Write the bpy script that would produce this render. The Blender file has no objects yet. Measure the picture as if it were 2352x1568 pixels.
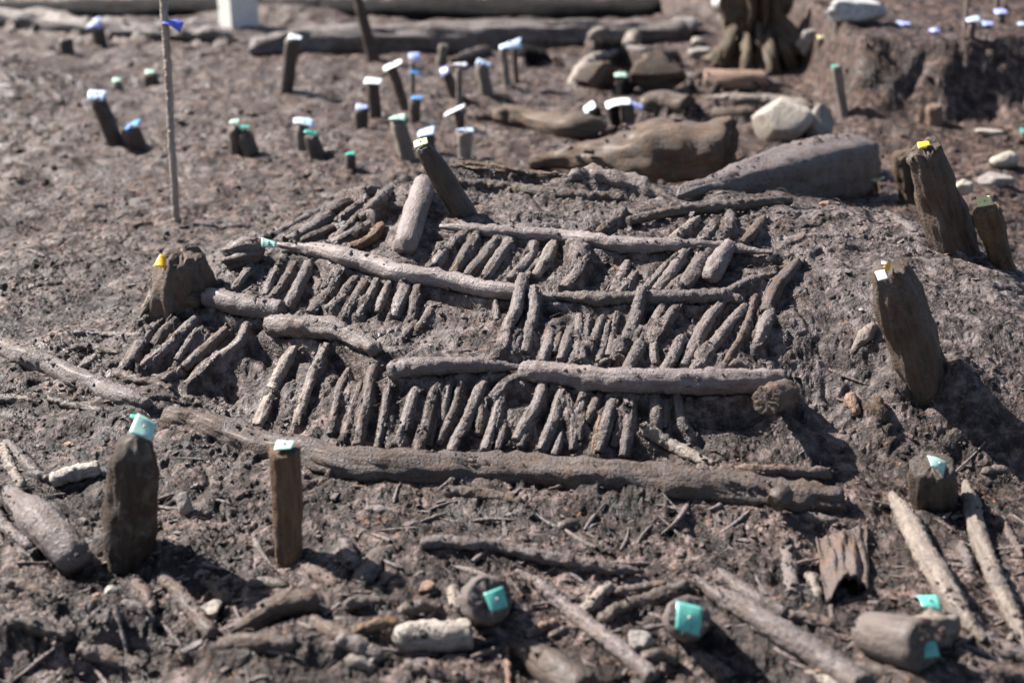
import bpy, math, random
import numpy as np
random.seed(7)
rng = np.random.default_rng(11)
R = math.radians
sc = bpy.context.scene
COL = sc.collection

# ------------------------------------------------------------------ camera
CAM_H, PITCH, FPX = 1.55, R(22.0), 3267.0          # FPX: focal length in the 2352 px wide survey grid
cam_d = bpy.data.cameras.new('camera')
cam_d.lens = 50; cam_d.sensor_width = 36
cam_d.clip_start = .05; cam_d.clip_end = 400
cam_d.dof.use_dof = True
cam_d.dof.focus_distance = 3.72
cam_d.dof.aperture_fstop = 1.9
cam_d.dof.aperture_blades = 0
cam = bpy.data.objects.new('camera', cam_d); COL.objects.link(cam)
cam.location = (0, 0, CAM_H); cam.rotation_euler = (R(90) - PITCH, 0, 0)
sc.camera = cam

# ------------------------------------------------------------------ sky and sun
SUN_AZ_BACK, SUN_EL = R(30), R(42)                  # from the left, 24 degrees behind the scene
sd = (-math.cos(SUN_EL)*math.cos(SUN_AZ_BACK), math.cos(SUN_EL)*math.sin(SUN_AZ_BACK), math.sin(SUN_EL))
w = bpy.data.worlds.new('World'); sc.world = w; w.use_nodes = True
nt = w.node_tree; bg = nt.nodes['Background']
sky = nt.nodes.new('ShaderNodeTexSky'); sky.sky_type = 'NISHITA'; sky.sun_disc = False
sky.sun_elevation = SUN_EL; sky.sun_rotation = math.atan2(sd[0], sd[1])
sky.air_density = 1.0; sky.dust_density = 1.5
nt.links.new(sky.outputs[0], bg.inputs[0]); bg.inputs[1].default_value = .05
sun_d = bpy.data.lights.new('sun', 'SUN'); sun_d.energy = 5.0; sun_d.angle = R(.53); sun_d.color = (1, .94, .88)
sun = bpy.data.objects.new('sun', sun_d); COL.objects.link(sun)
from mathutils import Vector, Matrix
sun.rotation_euler = Vector(sd).to_track_quat('Z', 'Y').to_euler()
sun.location = (-4, 3, 5)
vs = sc.view_settings
vs.view_transform = 'Standard'; vs.look = 'None'; vs.exposure = 1.36; vs.gamma = 1
vs.use_curve_mapping = False

# ------------------------------------------------------------------ noise
_perm = np.random.RandomState(3).permutation(256).astype(np.int32)
_perm = np.concatenate([_perm]*3)
_ang = np.random.RandomState(4).rand(256)*2*np.pi
_g2 = np.stack([np.cos(_ang), np.sin(_ang)], 1).astype(np.float32)
_g3 = np.random.RandomState(5).normal(size=(256, 3)); _g3 = (_g3/np.linalg.norm(_g3, axis=1)[:, None]).astype(np.float32)
_rnd = np.random.RandomState(6).rand(256, 3).astype(np.float32)
def _fade(t): return t*t*t*(t*(t*6-15)+10)
def p2(x, y, seed=0):
    x = np.asarray(x, np.float32)+seed*17.31; y = np.asarray(y, np.float32)+seed*9.77
    xf, yf = np.floor(x), np.floor(y); xi = xf.astype(np.int32); yi = yf.astype(np.int32); fx = x-xf; fy = y-yf
    u, v = _fade(fx), _fade(fy)
    def g(i, j, dx, dy):
        h = _perm[_perm[(xi+i) & 255]+((yi+j) & 255)]
        return _g2[h, 0]*dx+_g2[h, 1]*dy
    a = g(0, 0, fx, fy); b = g(1, 0, fx-1, fy); c = g(0, 1, fx, fy-1); d = g(1, 1, fx-1, fy-1)
    return (a+(b-a)*u)*(1-v)+(c+(d-c)*u)*v
def p3(P, seed=0):
    P = np.asarray(P, np.float32)+seed*7.13
    F = np.floor(P); I = F.astype(np.int32); f = P-F; w_ = _fade(f)
    out = 0
    for i in (0, 1):
        for j in (0, 1):
            for k in (0, 1):
                h = _perm[_perm[_perm[(I[..., 0]+i) & 255]+((I[..., 1]+j) & 255)]+((I[..., 2]+k) & 255)]
                g = _g3[h]
                d = g[..., 0]*(f[..., 0]-i)+g[..., 1]*(f[..., 1]-j)+g[..., 2]*(f[..., 2]-k)
                wt = (w_[..., 0] if i else 1-w_[..., 0])*(w_[..., 1] if j else 1-w_[..., 1])*(w_[..., 2] if k else 1-w_[..., 2])
                out = out+d*wt
    return out*1.4
def crumbs(x, y, seed=0):
    """rounded crumbs of uneven size, one to a cell: 0..1"""
    x = np.asarray(x, np.float32)+seed*3.7; y = np.asarray(y, np.float32)+seed*5.1
    xf, yf = np.floor(x), np.floor(y); xi = xf.astype(np.int32); yi = yf.astype(np.int32); fx = x-xf; fy = y-yf
    best = np.zeros_like(x)
    for i in (-1, 0, 1):
        for j in (-1, 0, 1):
            r = _rnd[_perm[_perm[(xi+i) & 255]+((yi+j) & 255)]]
            d2 = (i+r[..., 0]-fx)**2+(j+r[..., 1]-fy)**2
            rad = .25+.6*r[..., 2]
            best = np.maximum(best, rad*np.sqrt(np.maximum(0, 1-d2/(rad*rad))))
    return best
def S(t): t = np.clip(t, 0, 1); return t*t*(3-2*t)

# ------------------------------------------------------------------ from the survey grid to the ground
cp, sp = math.cos(PITCH), math.sin(PITCH)
def ray(px, py):
    a = (px-1176)/FPX; b = -(py-784)/FPX
    return np.array([a, cp+b*sp, -sp+b*cp])
def at_z(px, py, z):
    d = ray(px, py); t = (z-CAM_H)/d[2]; return d[0]*t, d[1]*t
ctrl = []
def cz(*pts):
    for px, py, z in pts: x, y = at_z(px, py, z); ctrl.append((x, y, z))
# front sill line
cz((0,820,.03),(180,860,.03),(340,930,.035),(500,985,.035),(640,1030,.04),(800,1060,.04),(950,1075,.04),(1100,1085,.04),(1300,1098,.04),(1500,1112,.04),(1720,1130,.04),(1930,1150,.035))
cz((0,1000,0),(150,1050,0),(300,1130,0),(500,1120,0),(700,1150,0),(900,1170,0),(1100,1190,0),(1350,1205,0),(1600,1215,0),(1850,1240,0),(2050,1230,0),(2300,1200,0))
cz((450,885,.02),(540,930,-.03),(600,965,-.01),(700,995,.03),(800,1015,.03),(900,1025,.03),(1000,1035,.03),(1200,1040,.035),(1350,1045,.035),(1450,1040,.04),(1580,1020,.045))
# middle-front rail
cz((360,690,.14),(480,690,.155),(560,700,.155),(650,712,.155),(700,755,.155),(780,780,.155),(850,810,.15),(900,850,.15),(1000,845,.155),(1100,842,.155),(1190,850,.155),(1320,860,.155),(1450,878,.155),(1600,892,.155),(1790,897,.15))
cz((290,850,.02),(400,880,.02),(340,770,.07),(480,790,.09),(560,830,.075),(660,880,.075),(760,900,.085),(880,950,.085))
cz((680,715,.165),(760,740,.165),(850,770,.165),(950,785,.165),(1000,800,.165),(1190,822,.165),(1320,838,.165),(1450,848,.165),(1600,860,.165),(1700,865,.165))
cz((1000,925,.10),(1190,935,.10),(1400,955,.10),(1600,960,.10))
# middle rail
cz((540,580,.22),(640,578,.235),(750,602,.25),(900,628,.25),(1050,652,.25),(1190,672,.25),(1290,686,.25),(1400,695,.25),(1550,697,.25),(1700,697,.25))
cz((560,640,.18),(620,650,.19),(700,690,.17),(800,705,.195),(1000,730,.20),(1200,745,.20),(1400,765,.20),(1600,770,.20))
cz((780,585,.255),(850,600,.255),(920,612,.255),(1000,630,.255),(1190,655,.255),(1400,678,.255),(1600,680,.255),(1720,680,.255))
# upper rail and crest
cz((1005,518,.315),(1100,525,.315),(1200,533,.315),(1350,552,.315),(1500,568,.315),(1650,580,.315),(1760,592,.31))
cz((1000,580,.28),(1200,595,.28),(1400,615,.28),(1600,625,.28))
cz((1060,500,.32),(1200,512,.32),(1300,520,.325),(1480,540,.325),(1620,558,.322))
cz((1100,460,.33),(1300,470,.335),(1450,495,.335),(1600,520,.33))
cz((1040,400,.36),(1130,400,.37),(1200,405,.37),(1320,420,.365),(1440,440,.36),(1545,463,.345))
cz((900,432,.335),(960,425,.35),(830,450,.30),(760,475,.27),(700,510,.245),(640,550,.235),(850,520,.29),(770,560,.262),(930,500,.315),(900,570,.275))
# left of the mound
cz((470,600,.08),(510,640,.09),(430,670,.09),(350,690,.05),(300,760,.02),(260,820,.015))
cz((0,600,.02),(200,560,.02),(100,700,.02),(350,600,.03),(200,760,.02),(500,540,.03),(560,500,.03),(640,460,.02),(720,430,.02),(800,400,.02),(300,450,0),(0,450,0),(900,370,.02))
for x, y, z in ((-.45,4.75,.12),(-.15,4.85,.1),(.2,4.95,.12),(.6,5.05,.12),(1.0,5.1,.12),(1.45,5.1,.05),(1.75,4.7,.0),(1.85,4.1,.03),(1.6,3.45,.19),(1.95,3.6,.12),(2.3,3.3,.05),(-.3,5.3,.0),(.4,5.5,.0),(1.2,5.6,.0)): ctrl.append((x,y,z))
# right mound
cz((1560,455,.33),(1750,480,.335),(1950,480,.33),(1800,560,.315),(1900,500,.33),(2000,480,.335),(2080,530,.335),(2200,595,.315),(2290,640,.30),(2335,700,.275),(1880,620,.30),(1760,690,.255),(1800,760,.22),(1920,700,.26),(2050,700,.27),(2200,740,.265),(1850,850,.155),(1950,880,.13),(1920,940,.09),(2080,880,.155),(2200,840,.21),(2330,850,.19),(2340,930,.13),(2120,960,.07),(1830,960,.07),(1700,970,.065),(1820,1030,.045),(2000,1060,.03),(2200,1060,.03),(2345,1060,.03))
cz((2300,540,.0),(2345,620,.0),(2250,430,0),(2050,370,0),(2200,330,0),(1800,340,0))
for px in (0, 350, 700, 1000, 1500): cz((px,300,0),(px,200,0),(px,130,0))
cz((1900,300,0),(2300,300,0),(1500,60,0),(900,20,0),(200,20,0))
# foreground
cz((0,1200,0),(0,1400,-.01),(250,1420,-.03),(0,1480,-.06),(250,1500,-.08),(450,1540,-.09),(150,1330,0),(290,1320,-.05),(400,1250,0),(660,1290,-.02),(560,1230,0),(520,1470,-.01),(0,1560,-.13),(250,1565,-.14),(850,1300,0),(1100,1440,-.03),(1100,1300,0),(1400,1330,-.01),(1700,1330,0),(1580,1480,-.04),(1400,1540,-.03),(1850,1540,-.02),(2300,1500,0),(2000,1330,.02),(1950,1440,0),(2200,1330,.01),(800,1540,0))
for x in (-6.5, -3.6, 3.6, 6.5):
    for y in (.8, 3.2, 5.5, 8, 12): ctrl.append((x, y, 0.02))
for x in (-2, -1, 0, 1, 2): ctrl.append((x, 1.3, 0)); ctrl.append((x, 12, 0))
C = np.array(ctrl); n = len(C)
D = np.hypot(C[:, None, 0]-C[None, :, 0], C[:, None, 1]-C[None, :, 1])
A = np.zeros((n+3, n+3)); A[:n, :n] = -D+np.eye(n)*.004; A[:n, n] = 1; A[:n, n+1:] = C[:, :2]; A[n, :n] = 1; A[n+1:, :n] = C[:, :2].T
W = np.linalg.solve(A, np.concatenate([C[:, 2], np.zeros(3)]))
Cf = C.astype(np.float32); Wf = W.astype(np.float32)
def rbf(x, y):
    xs = np.clip(x, -6.4, 6.4).astype(np.float32); ys = np.clip(y, .9, 11.9).astype(np.float32)
    out = Wf[n]+Wf[n+1]*xs+Wf[n+2]*ys
    for i in range(n):
        out = out-Wf[i]*np.sqrt((xs-Cf[i, 0])**2+(ys-Cf[i, 1])**2)
    return out
def H(x, y):
    """the lie of the land: macro form plus hand-sized unevenness"""
    x = np.asarray(x, np.float32); y = np.asarray(y, np.float32)
    shp = x.shape; x = x.ravel(); y = y.ravel()
    z = rbf(x, y)
    # the bench at the back right, with its dug face
    wob = .10*p2(x*1.3, y*.4, 3)+.04*p2(x*5, y*1.2, 4)
    fy = S((y-6.42-wob-.04*x)/.36); fx = S((x-1.56-.06*p2(x*2, y*3, 5))/.10)
    z = z+.34*fy*fx*(1+.06*p2(x*2, y*2, 9))+.045*p2(x*9+2*p2(x*3, y*6, 14), y*9, 15)*fx*fy*(1-fy)*4
    z = z+.05*np.exp(-((y-6.5)/.12)**2)*S((x-1.5)/.2)*(.5+p2(x*4, y*4, 8))
    # low bank at the back left and the trench behind it
    z = z+.10*S((y-9.15-.25*p2(x*.8, 0*y, 6)+.35*(x+1.2))/.35)*S((10.2-y)/.5)*S((-.9-x)/.6)
    z = z-.22*S((y-9.55)/.25)*S((11.0-y)/.6)*S((1.5-x)/.5)
    z = z+.55*S((y-9.1-.3*p2(x*1.5, y*0, 12))/1.3)*S((x-.9)/.6)+.05*p2(x*4, y*4, 13)*S((y-8.8)/.5)*S((x-.9)/.6)
    z = z+1.6*S((y-11.5)/14)
    # far left clod heap
    z = z+.16*np.exp(-(((x+2.65)/.33)**2+((y-7.3)/.5)**2))
    m = .5+.5*p2(x*.9, y*.9, 21)
    z = z+.026*p2(x*2.6, y*2.6, 1)+.016*(1+m)*p2(x*7, y*7, 2)
    return z.reshape(shp)
_ts = np.concatenate([np.linspace(1.6, 6, 700), np.linspace(6.02, 26, 260)])
def cast(px, py, off=0.0):
    d = ray(px, py); P = d[None]*_ts[:, None]; P[:, 2] += CAM_H
    g = P[:, 2]-(H(P[:, 0], P[:, 1])+off)
    k = np.argmax(g < 0)
    if g[k] >= 0: k = len(_ts)-1
    if k == 0: k = 1
    a = g[k-1]/(g[k-1]-g[k]+1e-9); t = _ts[k-1]+(_ts[k]-_ts[k-1])*a
    return np.array([d[0]*t, d[1]*t, CAM_H+d[2]*t]), t
ZR = {}
for i, k in enumerate('ABC'): ZR[k] = (783.7*i, 0, .33402)
for i, k in enumerate('DEF'): ZR[k] = (783.7*i, 522.8, .33402)
for i, k in enumerate('GHI'): ZR[k] = (783.7*i, 1044.6, .33402)
ZR['P'] = (514.5, 349.1, .25); ZR['Q'] = (1359.75, 385.9, .25); ZR['R'] = (1194.4, 0, .25); ZR['S'] = (0, 716.6, .25); ZR['T'] = (1764, 349.1, .25)
ZR['.'] = (0, 0, 1)
def zc(k, x, y): ox, oy, s = ZR[k]; return ox+x*s, oy+y*s

# ------------------------------------------------------------------ materials
def new_mat(name):
    m = bpy.data.materials.new(name); m.use_nodes = True
    t = m.node_tree; b = t.nodes['Principled BSDF']; return m, t, b
def N(t, ty, **kw):
    nd = t.nodes.new(ty)
    for k, v in kw.items():
        if k in nd.inputs: nd.inputs[k].default_value = v
        else: setattr(nd, k, v)
    return nd
def noise(t, vec, scale, detail=5, rough=.6, dist=0):
    nd = N(t, 'ShaderNodeTexNoise'); nd.inputs['Scale'].default_value = scale; nd.inputs['Detail'].default_value = detail
    nd.inputs['Roughness'].default_value = rough; nd.inputs['Distortion'].default_value = dist
    t.links.new(vec, nd.inputs['Vector']); return nd.outputs['Fac']
def ramp(t, fac, stops):
    nd = t.nodes.new('ShaderNodeValToRGB'); e = nd.color_ramp.elements
    while len(e) < len(stops): e.new(.5)
    for el, (p, c) in zip(e, stops): el.position = p; el.color = (*c, 1) if len(c) == 3 else c
    t.links.new(fac, nd.inputs[0]); return nd.outputs[0]
def grey(v): return (v, v, v)
def mix(t, fac, a, b):
    nd = t.nodes.new('ShaderNodeMix'); nd.data_type = 'RGBA'
    if isinstance(fac, (int, float)): nd.inputs[0].default_value = fac
    else: t.links.new(fac, nd.inputs[0])
    for i, v in ((6, a), (7, b)):
        if isinstance(v, tuple): nd.inputs[i].default_value = (*v, 1)
        else: t.links.new(v, nd.inputs[i])
    return nd.outputs[2]
def bump(t, b, h, dist, strength=1, prev=None):
    nd = t.nodes.new('ShaderNodeBump'); nd.inputs['Distance'].default_value = dist; nd.inputs['Strength'].default_value = strength
    t.links.new(h, nd.inputs['Height'])
    if prev is not None: t.links.new(prev, nd.inputs['Normal'])
    t.links.new(nd.outputs[0], b.inputs['Normal']); return nd.outputs[0]

def mud_material():
    m, t, b = new_mat('peaty_mud')
    co = t.nodes.new('ShaderNodeTexCoord').outputs['Object']
    sep = t.nodes.new('ShaderNodeSeparateXYZ'); t.links.new(co, sep.inputs[0])
    n1 = noise(t, co, 3.2, 6, .6, .4); n2 = noise(t, co, 28, 6, .65); n3 = noise(t, co, 160, 3, .6); n4 = noise(t, co, 9, 4, .6, 1.0)
    base = ramp(t, n2, [(.40, (.010, .0066, .0056)), (.51, (.052, .0365, .0310)), (.63, (.170, .128, .116))])  # low end darkened, high end kept bright: shade and highlight contrast put into colour
    big = ramp(t, n1, [(.38, (.45, .43, .43)), (.50, (.92, .90, .90)), (.61, (1.55, 1.52, 1.52))])
    mu = t.nodes.new('ShaderNodeMix'); mu.data_type = 'RGBA'; mu.blend_type = 'MULTIPLY'; mu.inputs[0].default_value = 1
    t.links.new(base, mu.inputs[6]); t.links.new(big, mu.inputs[7]); c = mu.outputs[2]
    # redder, crumbly peat further off on the site
    mr = N(t, 'ShaderNodeMapRange'); mr.inputs['From Min'].default_value = 4.0; mr.inputs['From Max'].default_value = 5.0
    t.links.new(sep.outputs[1], mr.inputs['Value'])
    ml = t.nodes.new('ShaderNodeMath'); ml.operation = 'MULTIPLY'
    t.links.new(mr.outputs[0], ml.inputs[0]); t.links.new(ramp(t, n4, [(.38, grey(.35)), (.60, grey(.95))]), ml.inputs[1])
    c = mix(t, ml.outputs[0], c, ramp(t, n2, [(.40, (.012, .0063, .0045)), (.52, (.064, .0355, .0255)), (.65, (.165, .100, .076))]))
    # paler clay smeared over the excavated mound
    vm = t.nodes.new('ShaderNodeVectorMath'); vm.operation = 'MULTIPLY_ADD'; t.links.new(co, vm.inputs[0]); vm.inputs[1].default_value = (.62, 1.55, 0); vm.inputs[2].default_value = (-.28, -5.7, 0)
    ln = t.nodes.new('ShaderNodeVectorMath'); ln.operation = 'LENGTH'; t.links.new(vm.outputs[0], ln.inputs[0])
    m3 = N(t, 'ShaderNodeMapRange'); m3.inputs['From Min'].default_value = 1.15; m3.inputs['From Max'].default_value = .75; m3.inputs['To Max'].default_value = .85
    t.links.new(ln.outputs['Value'], m3.inputs['Value']); m4 = t.nodes.new('ShaderNodeMath'); m4.operation = 'MULTIPLY'
    t.links.new(m3.outputs[0], m4.inputs[0]); t.links.new(ramp(t, n4, [(.36, grey(.25)), (.58, grey(1))]), m4.inputs[1])
    c = mix(t, m4.outputs[0], c, ramp(t, n2, [(.38, (.045, .035, .032)), (.50, (.112, .090, .085)), (.64, (.22, .186, .180))]))
    # flecks of pale clay and of orange rotten wood
    fl = ramp(t, n3, [(.66, grey(0)), (.74, grey(1))]); c = mix(t, fl, c, (.25, .21, .19))
    n5 = noise(t, co, 70, 3, .5); n6 = noise(t, co, 5, 2, .5)
    fo = t.nodes.new('ShaderNodeMath'); fo.operation = 'MULTIPLY'
    t.links.new(ramp(t, n5, [(.64, grey(0)), (.70, grey(.8))]), fo.inputs[0]); t.links.new(ramp(t, n6, [(.48, grey(0)), (.60, grey(1))]), fo.inputs[1])
    c = mix(t, fo.outputs[0], c, (.30, .13, .055))
    t.links.new(c, b.inputs['Base Color'])
    t.links.new(ramp(t, noise(t, co, 12, 4, .6), [(.40, grey(.36)), (.58, grey(.70))]), b.inputs['Roughness'])
    b.inputs['Specular IOR Level'].default_value = .28
    t.links.new(ramp(t, noise(t, co, 7, 5, .65, .8), [(.38, grey(.55)), (.52, grey(.0))]), b.inputs['Coat Weight']); b.inputs['Coat Roughness'].default_value = .33; b.inputs['Coat IOR'].default_value = 1.45
    n_a = bump(t, b, n2, .016, .8); n_b = bump(t, b, n3, .006, 1.0, n_a); t.links.new(n_b, b.inputs['Coat Normal'])
    return m
def wood_material(name, mud, wood, dark, amount=.5, rough=(.45, .8), bstr=1.0):
    """long-grained wood under a patchy skin of mud"""
    m, t, b = new_mat(name)
    at = t.nodes.new('ShaderNodeAttribute'); at.attribute_name = 'grain'; at.attribute_type = 'GEOMETRY'
    g = at.outputs['Vector']
    oi = t.nodes.new('ShaderNodeObjectInfo')
    ad = t.nodes.new('ShaderNodeVectorMath'); ad.operation = 'ADD'
    co = t.nodes.new('ShaderNodeTexCoord').outputs['Object']
    sc_ = t.nodes.new('ShaderNodeVectorMath'); sc_.operation = 'SCALE'; sc_.inputs['Scale'].default_value = 9.0
    cb = t.nodes.new('ShaderNodeCombineXYZ')
    for i in range(3): t.links.new(oi.outputs['Random'], cb.inputs[i])
    t.links.new(cb.outputs[0], sc_.inputs[0]); t.links.new(g, ad.inputs[0]); t.links.new(sc_.outputs[0], ad.inputs[1]); g = ad.outputs[0]
    st = noise(t, g, 85, 5, .65); fine = noise(t, g, 320, 3, .6); patch = noise(t, co, 17, 5, .62, .5); grit = noise(t, co, 110, 4, .65)
    wc = ramp(t, st, [(.30, dark), (.50, wood), (.70, tuple(min(1, v*1.35) for v in wood))])
    mc = ramp(t, grit, [(.30, tuple(v*.62 for v in mud)), (.55, mud), (.74, tuple(v*1.4 for v in mud))])
    c = mix(t, ramp(t, patch, [(amount-.09, grey(1)), (amount+.07, grey(0))]), wc, mc)
    hs = t.nodes.new('ShaderNodeHueSaturation'); rm = N(t, 'ShaderNodeMapRange'); rm.inputs['To Min'].default_value = .78; rm.inputs['To Max'].default_value = 1.22
    t.links.new(oi.outputs['Random'], rm.inputs['Value']); t.links.new(rm.outputs[0], hs.inputs['Value']); t.links.new(c, hs.inputs['Color'])
    t.links.new(hs.outputs[0], b.inputs['Base Color'])
    b.inputs['Coat Weight'].default_value = 0 if 'black' in name or 'rod' in name else .07; b.inputs['Coat Roughness'].default_value = .34
    b.inputs['Specular IOR Level'].default_value = .15 if 'black' in name else .4
    t.links.new(ramp(t, patch, [(.35, grey(rough[0])), (.65, grey(rough[1]))]), b.inputs['Roughness'])
    a = bump(t, b, st, .007, .8*bstr); a = bump(t, b, grit, .011, .9*bstr, a); bump(t, b, fine, .002, .7*bstr, a)
    return m
def flat_material(name, col, rough=.5, var=.12, sub=0):
    m, t, b = new_mat(name)
    co = t.nodes.new('ShaderNodeTexCoord').outputs['Object']
    f = noise(t, co, 60, 4, .6)
    c = ramp(t, f, [(.3, tuple(v*(1-var) for v in col)), (.62, col)])
    c = mix(t, ramp(t, noise(t, co, 26, 5, .7, .6), [(.58, grey(0)), (.66, grey(.7))]), c, (.16, .13, .12)); t.links.new(c, b.inputs['Base Color'])
    b.inputs['Roughness'].default_value = rough
    bump(t, b, noise(t, co, 90, 2, .5), .001, .4)
    return m
def stone_material(name, col):
    m, t, b = new_mat(name)
    co = t.nodes.new('ShaderNodeTexCoord').outputs['Object']
    f = noise(t, co, 14, 6, .65); g = noise(t, co, 90, 4, .7)
    c = ramp(t, f, [(.32, tuple(v*.5 for v in col)), (.48, tuple(v*.85 for v in col)), (.68, col)])
    t.links.new(c, b.inputs['Base Color']); b.inputs['Roughness'].default_value = .75
    a = bump(t, b, f, .02, .6); bump(t, b, g, .005, .8, a); return m
MUDC = (.180, .152, .150)
M = {
 'mud': mud_material(),
 'caked': wood_material('mud_caked_wood', (.125, .099, .092), (.125, .085, .064), (.040, .028, .022), .52),
 'caked2': wood_material('clay_smeared_wood', (.180, .149, .143), (.155, .121, .106), (.05, .038, .032), .54, (.38, .7)),
 'rail': wood_material('smooth_clay_bark', (.225, .189, .184), (.170, .137, .128), (.11, .09, .085), .50, (.42, .7), .6),
 'brown': wood_material('wet_brown_bark', (.105, .087, .080), (.080, .060, .048), (.036, .027, .022), .40, (.35, .6), .6),
 'post': wood_material('old_brown_post', (.125, .100, .088), (.110, .076, .056), (.045, .031, .024), .44, (.5, .8)),
 'tan': wood_material('pale_stripped_wood', (.20, .17, .15), (.255, .212, .178), (.12, .095, .08), .46, (.5, .8)),
 'split': wood_material('orange_split_wood', (.10, .08, .068), (.150, .088, .050), (.05, .032, .022), .40, (.5, .75)),
 'birch': wood_material('pale_birch_bark', (.17, .15, .14), (.42, .37, .32), (.20, .165, .14), .42, (.5, .8)),
 'palerod': wood_material('pale_barked_rod', (.55, .49, .44), (.58, .49, .41), (.30, .24, .19), .44),
 'smoothgrey': wood_material('smooth_wet_grey_wood', (.130, .112, .105), (.115, .092, .080), (.06, .047, .040), .47, (.55, .75), .6),
 'splashed': wood_material('mud_splashed_post', (.21, .175, .15), (.075, .050, .036), (.034, .023, .017), .43, (.5, .8)),
 'rust': wood_material('reddish_bark', (.20, .16, .14), (.26, .165, .12), (.13, .08, .06), .36, (.5, .8)),
 'black': wood_material('black_timber_and_shade', (.018, .016, .016), (.013, .011, .011), (.007, .006, .006), .42, (.75, .95)),  # near-black albedo paints the shade on the trench beams; dark stubs share it
 'dryclay': wood_material('dry_pale_clay_bark', (.27, .23, .215), (.18, .145, .128), (.10, .085, .078), .5),
 'stumpwood': wood_material('dark_stump_wood', (.12, .095, .072), (.16, .115, .072), (.035, .027, .018), .44, (.6, .85), 1.6),
 'rotten': wood_material('rotten_root_wood', (.12, .095, .080), (.16, .110, .076), (.06, .043, .034), .44, (.6, .85), 1.6),
 'pale': stone_material('pale_stone', (.42, .37, .31)), 'greystone': stone_material('grey_stone', (.30, .27, .25)),
 'white': flat_material('white_plastic', (.80, .79, .75), .4, .06),
 'rag': flat_material('grey_white_sheet', (.50, .50, .50), .6, .5),
 'nail': flat_material('steel_pin', (.45, .42, .36), .3),
 'mint': flat_material('mint_tag', (.42, .66, .58), .35), 'green': flat_material('green_tag', (.06, .50, .37), .35),
 'teal': flat_material('teal_tag', (.15, .50, .42), .3), 'blue': flat_material('blue_tag', (.07, .33, .80), .35),
 'lilac': flat_material('lilac_tag', (.42, .50, .92), .4), 'paleblue': flat_material('pale_blue_tag', (.55, .70, .92), .4),
 'whitetag': flat_material('white_tag', (.85, .87, .90), .4), 'palegreen': flat_material('pale_green_tag', (.50, .80, .62), .4),
 'yellow': flat_material('pale_yellow_tag', (.85, .80, .38), .4), 'orange': flat_material('orange_yellow_tag', (.90, .52, .03), .4),
 'violet': flat_material('violet_blue_tape', (.16, .20, .80), .4),
}
_chip = [M['split'], M['tan'], M['caked']]

# ------------------------------------------------------------------ mesh helpers
def mesh_from(name, V, F, mat, grain=None, smooth=True):
    """V (n,3), F (m,4) or (m,3) or a list of both"""
    me = bpy.data.meshes.new(name)
    Fs = F if isinstance(F, list) else [F]
    loops = np.concatenate([f.ravel() for f in Fs]).astype(np.int32)
    sizes = np.concatenate([np.full(len(f), f.shape[1]) for f in Fs]).astype(np.int32)
    me.vertices.add(len(V)); me.vertices.foreach_set('co', np.asarray(V, np.float32).ravel())
    me.loops.add(len(loops)); me.loops.foreach_set('vertex_index', loops)
    me.polygons.add(len(sizes)); me.polygons.foreach_set('loop_start', (np.cumsum(sizes)-sizes).astype(np.int32))
    me.polygons.foreach_set('loop_total', sizes)
    me.polygons.foreach_set('use_smooth', np.full(len(sizes), smooth))
    if grain is not None:
        a = me.attributes.new('grain', 'FLOAT_VECTOR', 'POINT'); a.data.foreach_set('vector', np.asarray(grain, np.float32).ravel())
    me.update(calc_edges=True); me.materials.append(mat); return me
def link(name, me, parent=None, loc=None):
    o = bpy.data.objects.new(name, me); COL.objects.link(o)
    if loc is not None: o.location = loc
    if parent is not None: o.parent = parent
    return o
def tag_obj(o, label, cat, group=None):
    o['label'] = label; o['category'] = cat
    if group: o['group'] = group
def catmull(P, k):
    P = np.asarray(P, float)
    if len(P) == 2: t = np.linspace(0, 1, k)[:, None]; return P[0]*(1-t)+P[1]*t
    Q = np.vstack([2*P[0]-P[1], P, 2*P[-1]-P[-2]]); out = []
    for t in np.linspace(0, len(P)-1, k):
        i = min(int(t), len(P)-2); u = t-i; a, b, c, d = Q[i:i+4]
        out.append(.5*((2*b)+(c-a)*u+(2*a-5*b+4*c-d)*u*u+(3*b-a-3*c+d)*u**3))
    return np.array(out)
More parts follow.
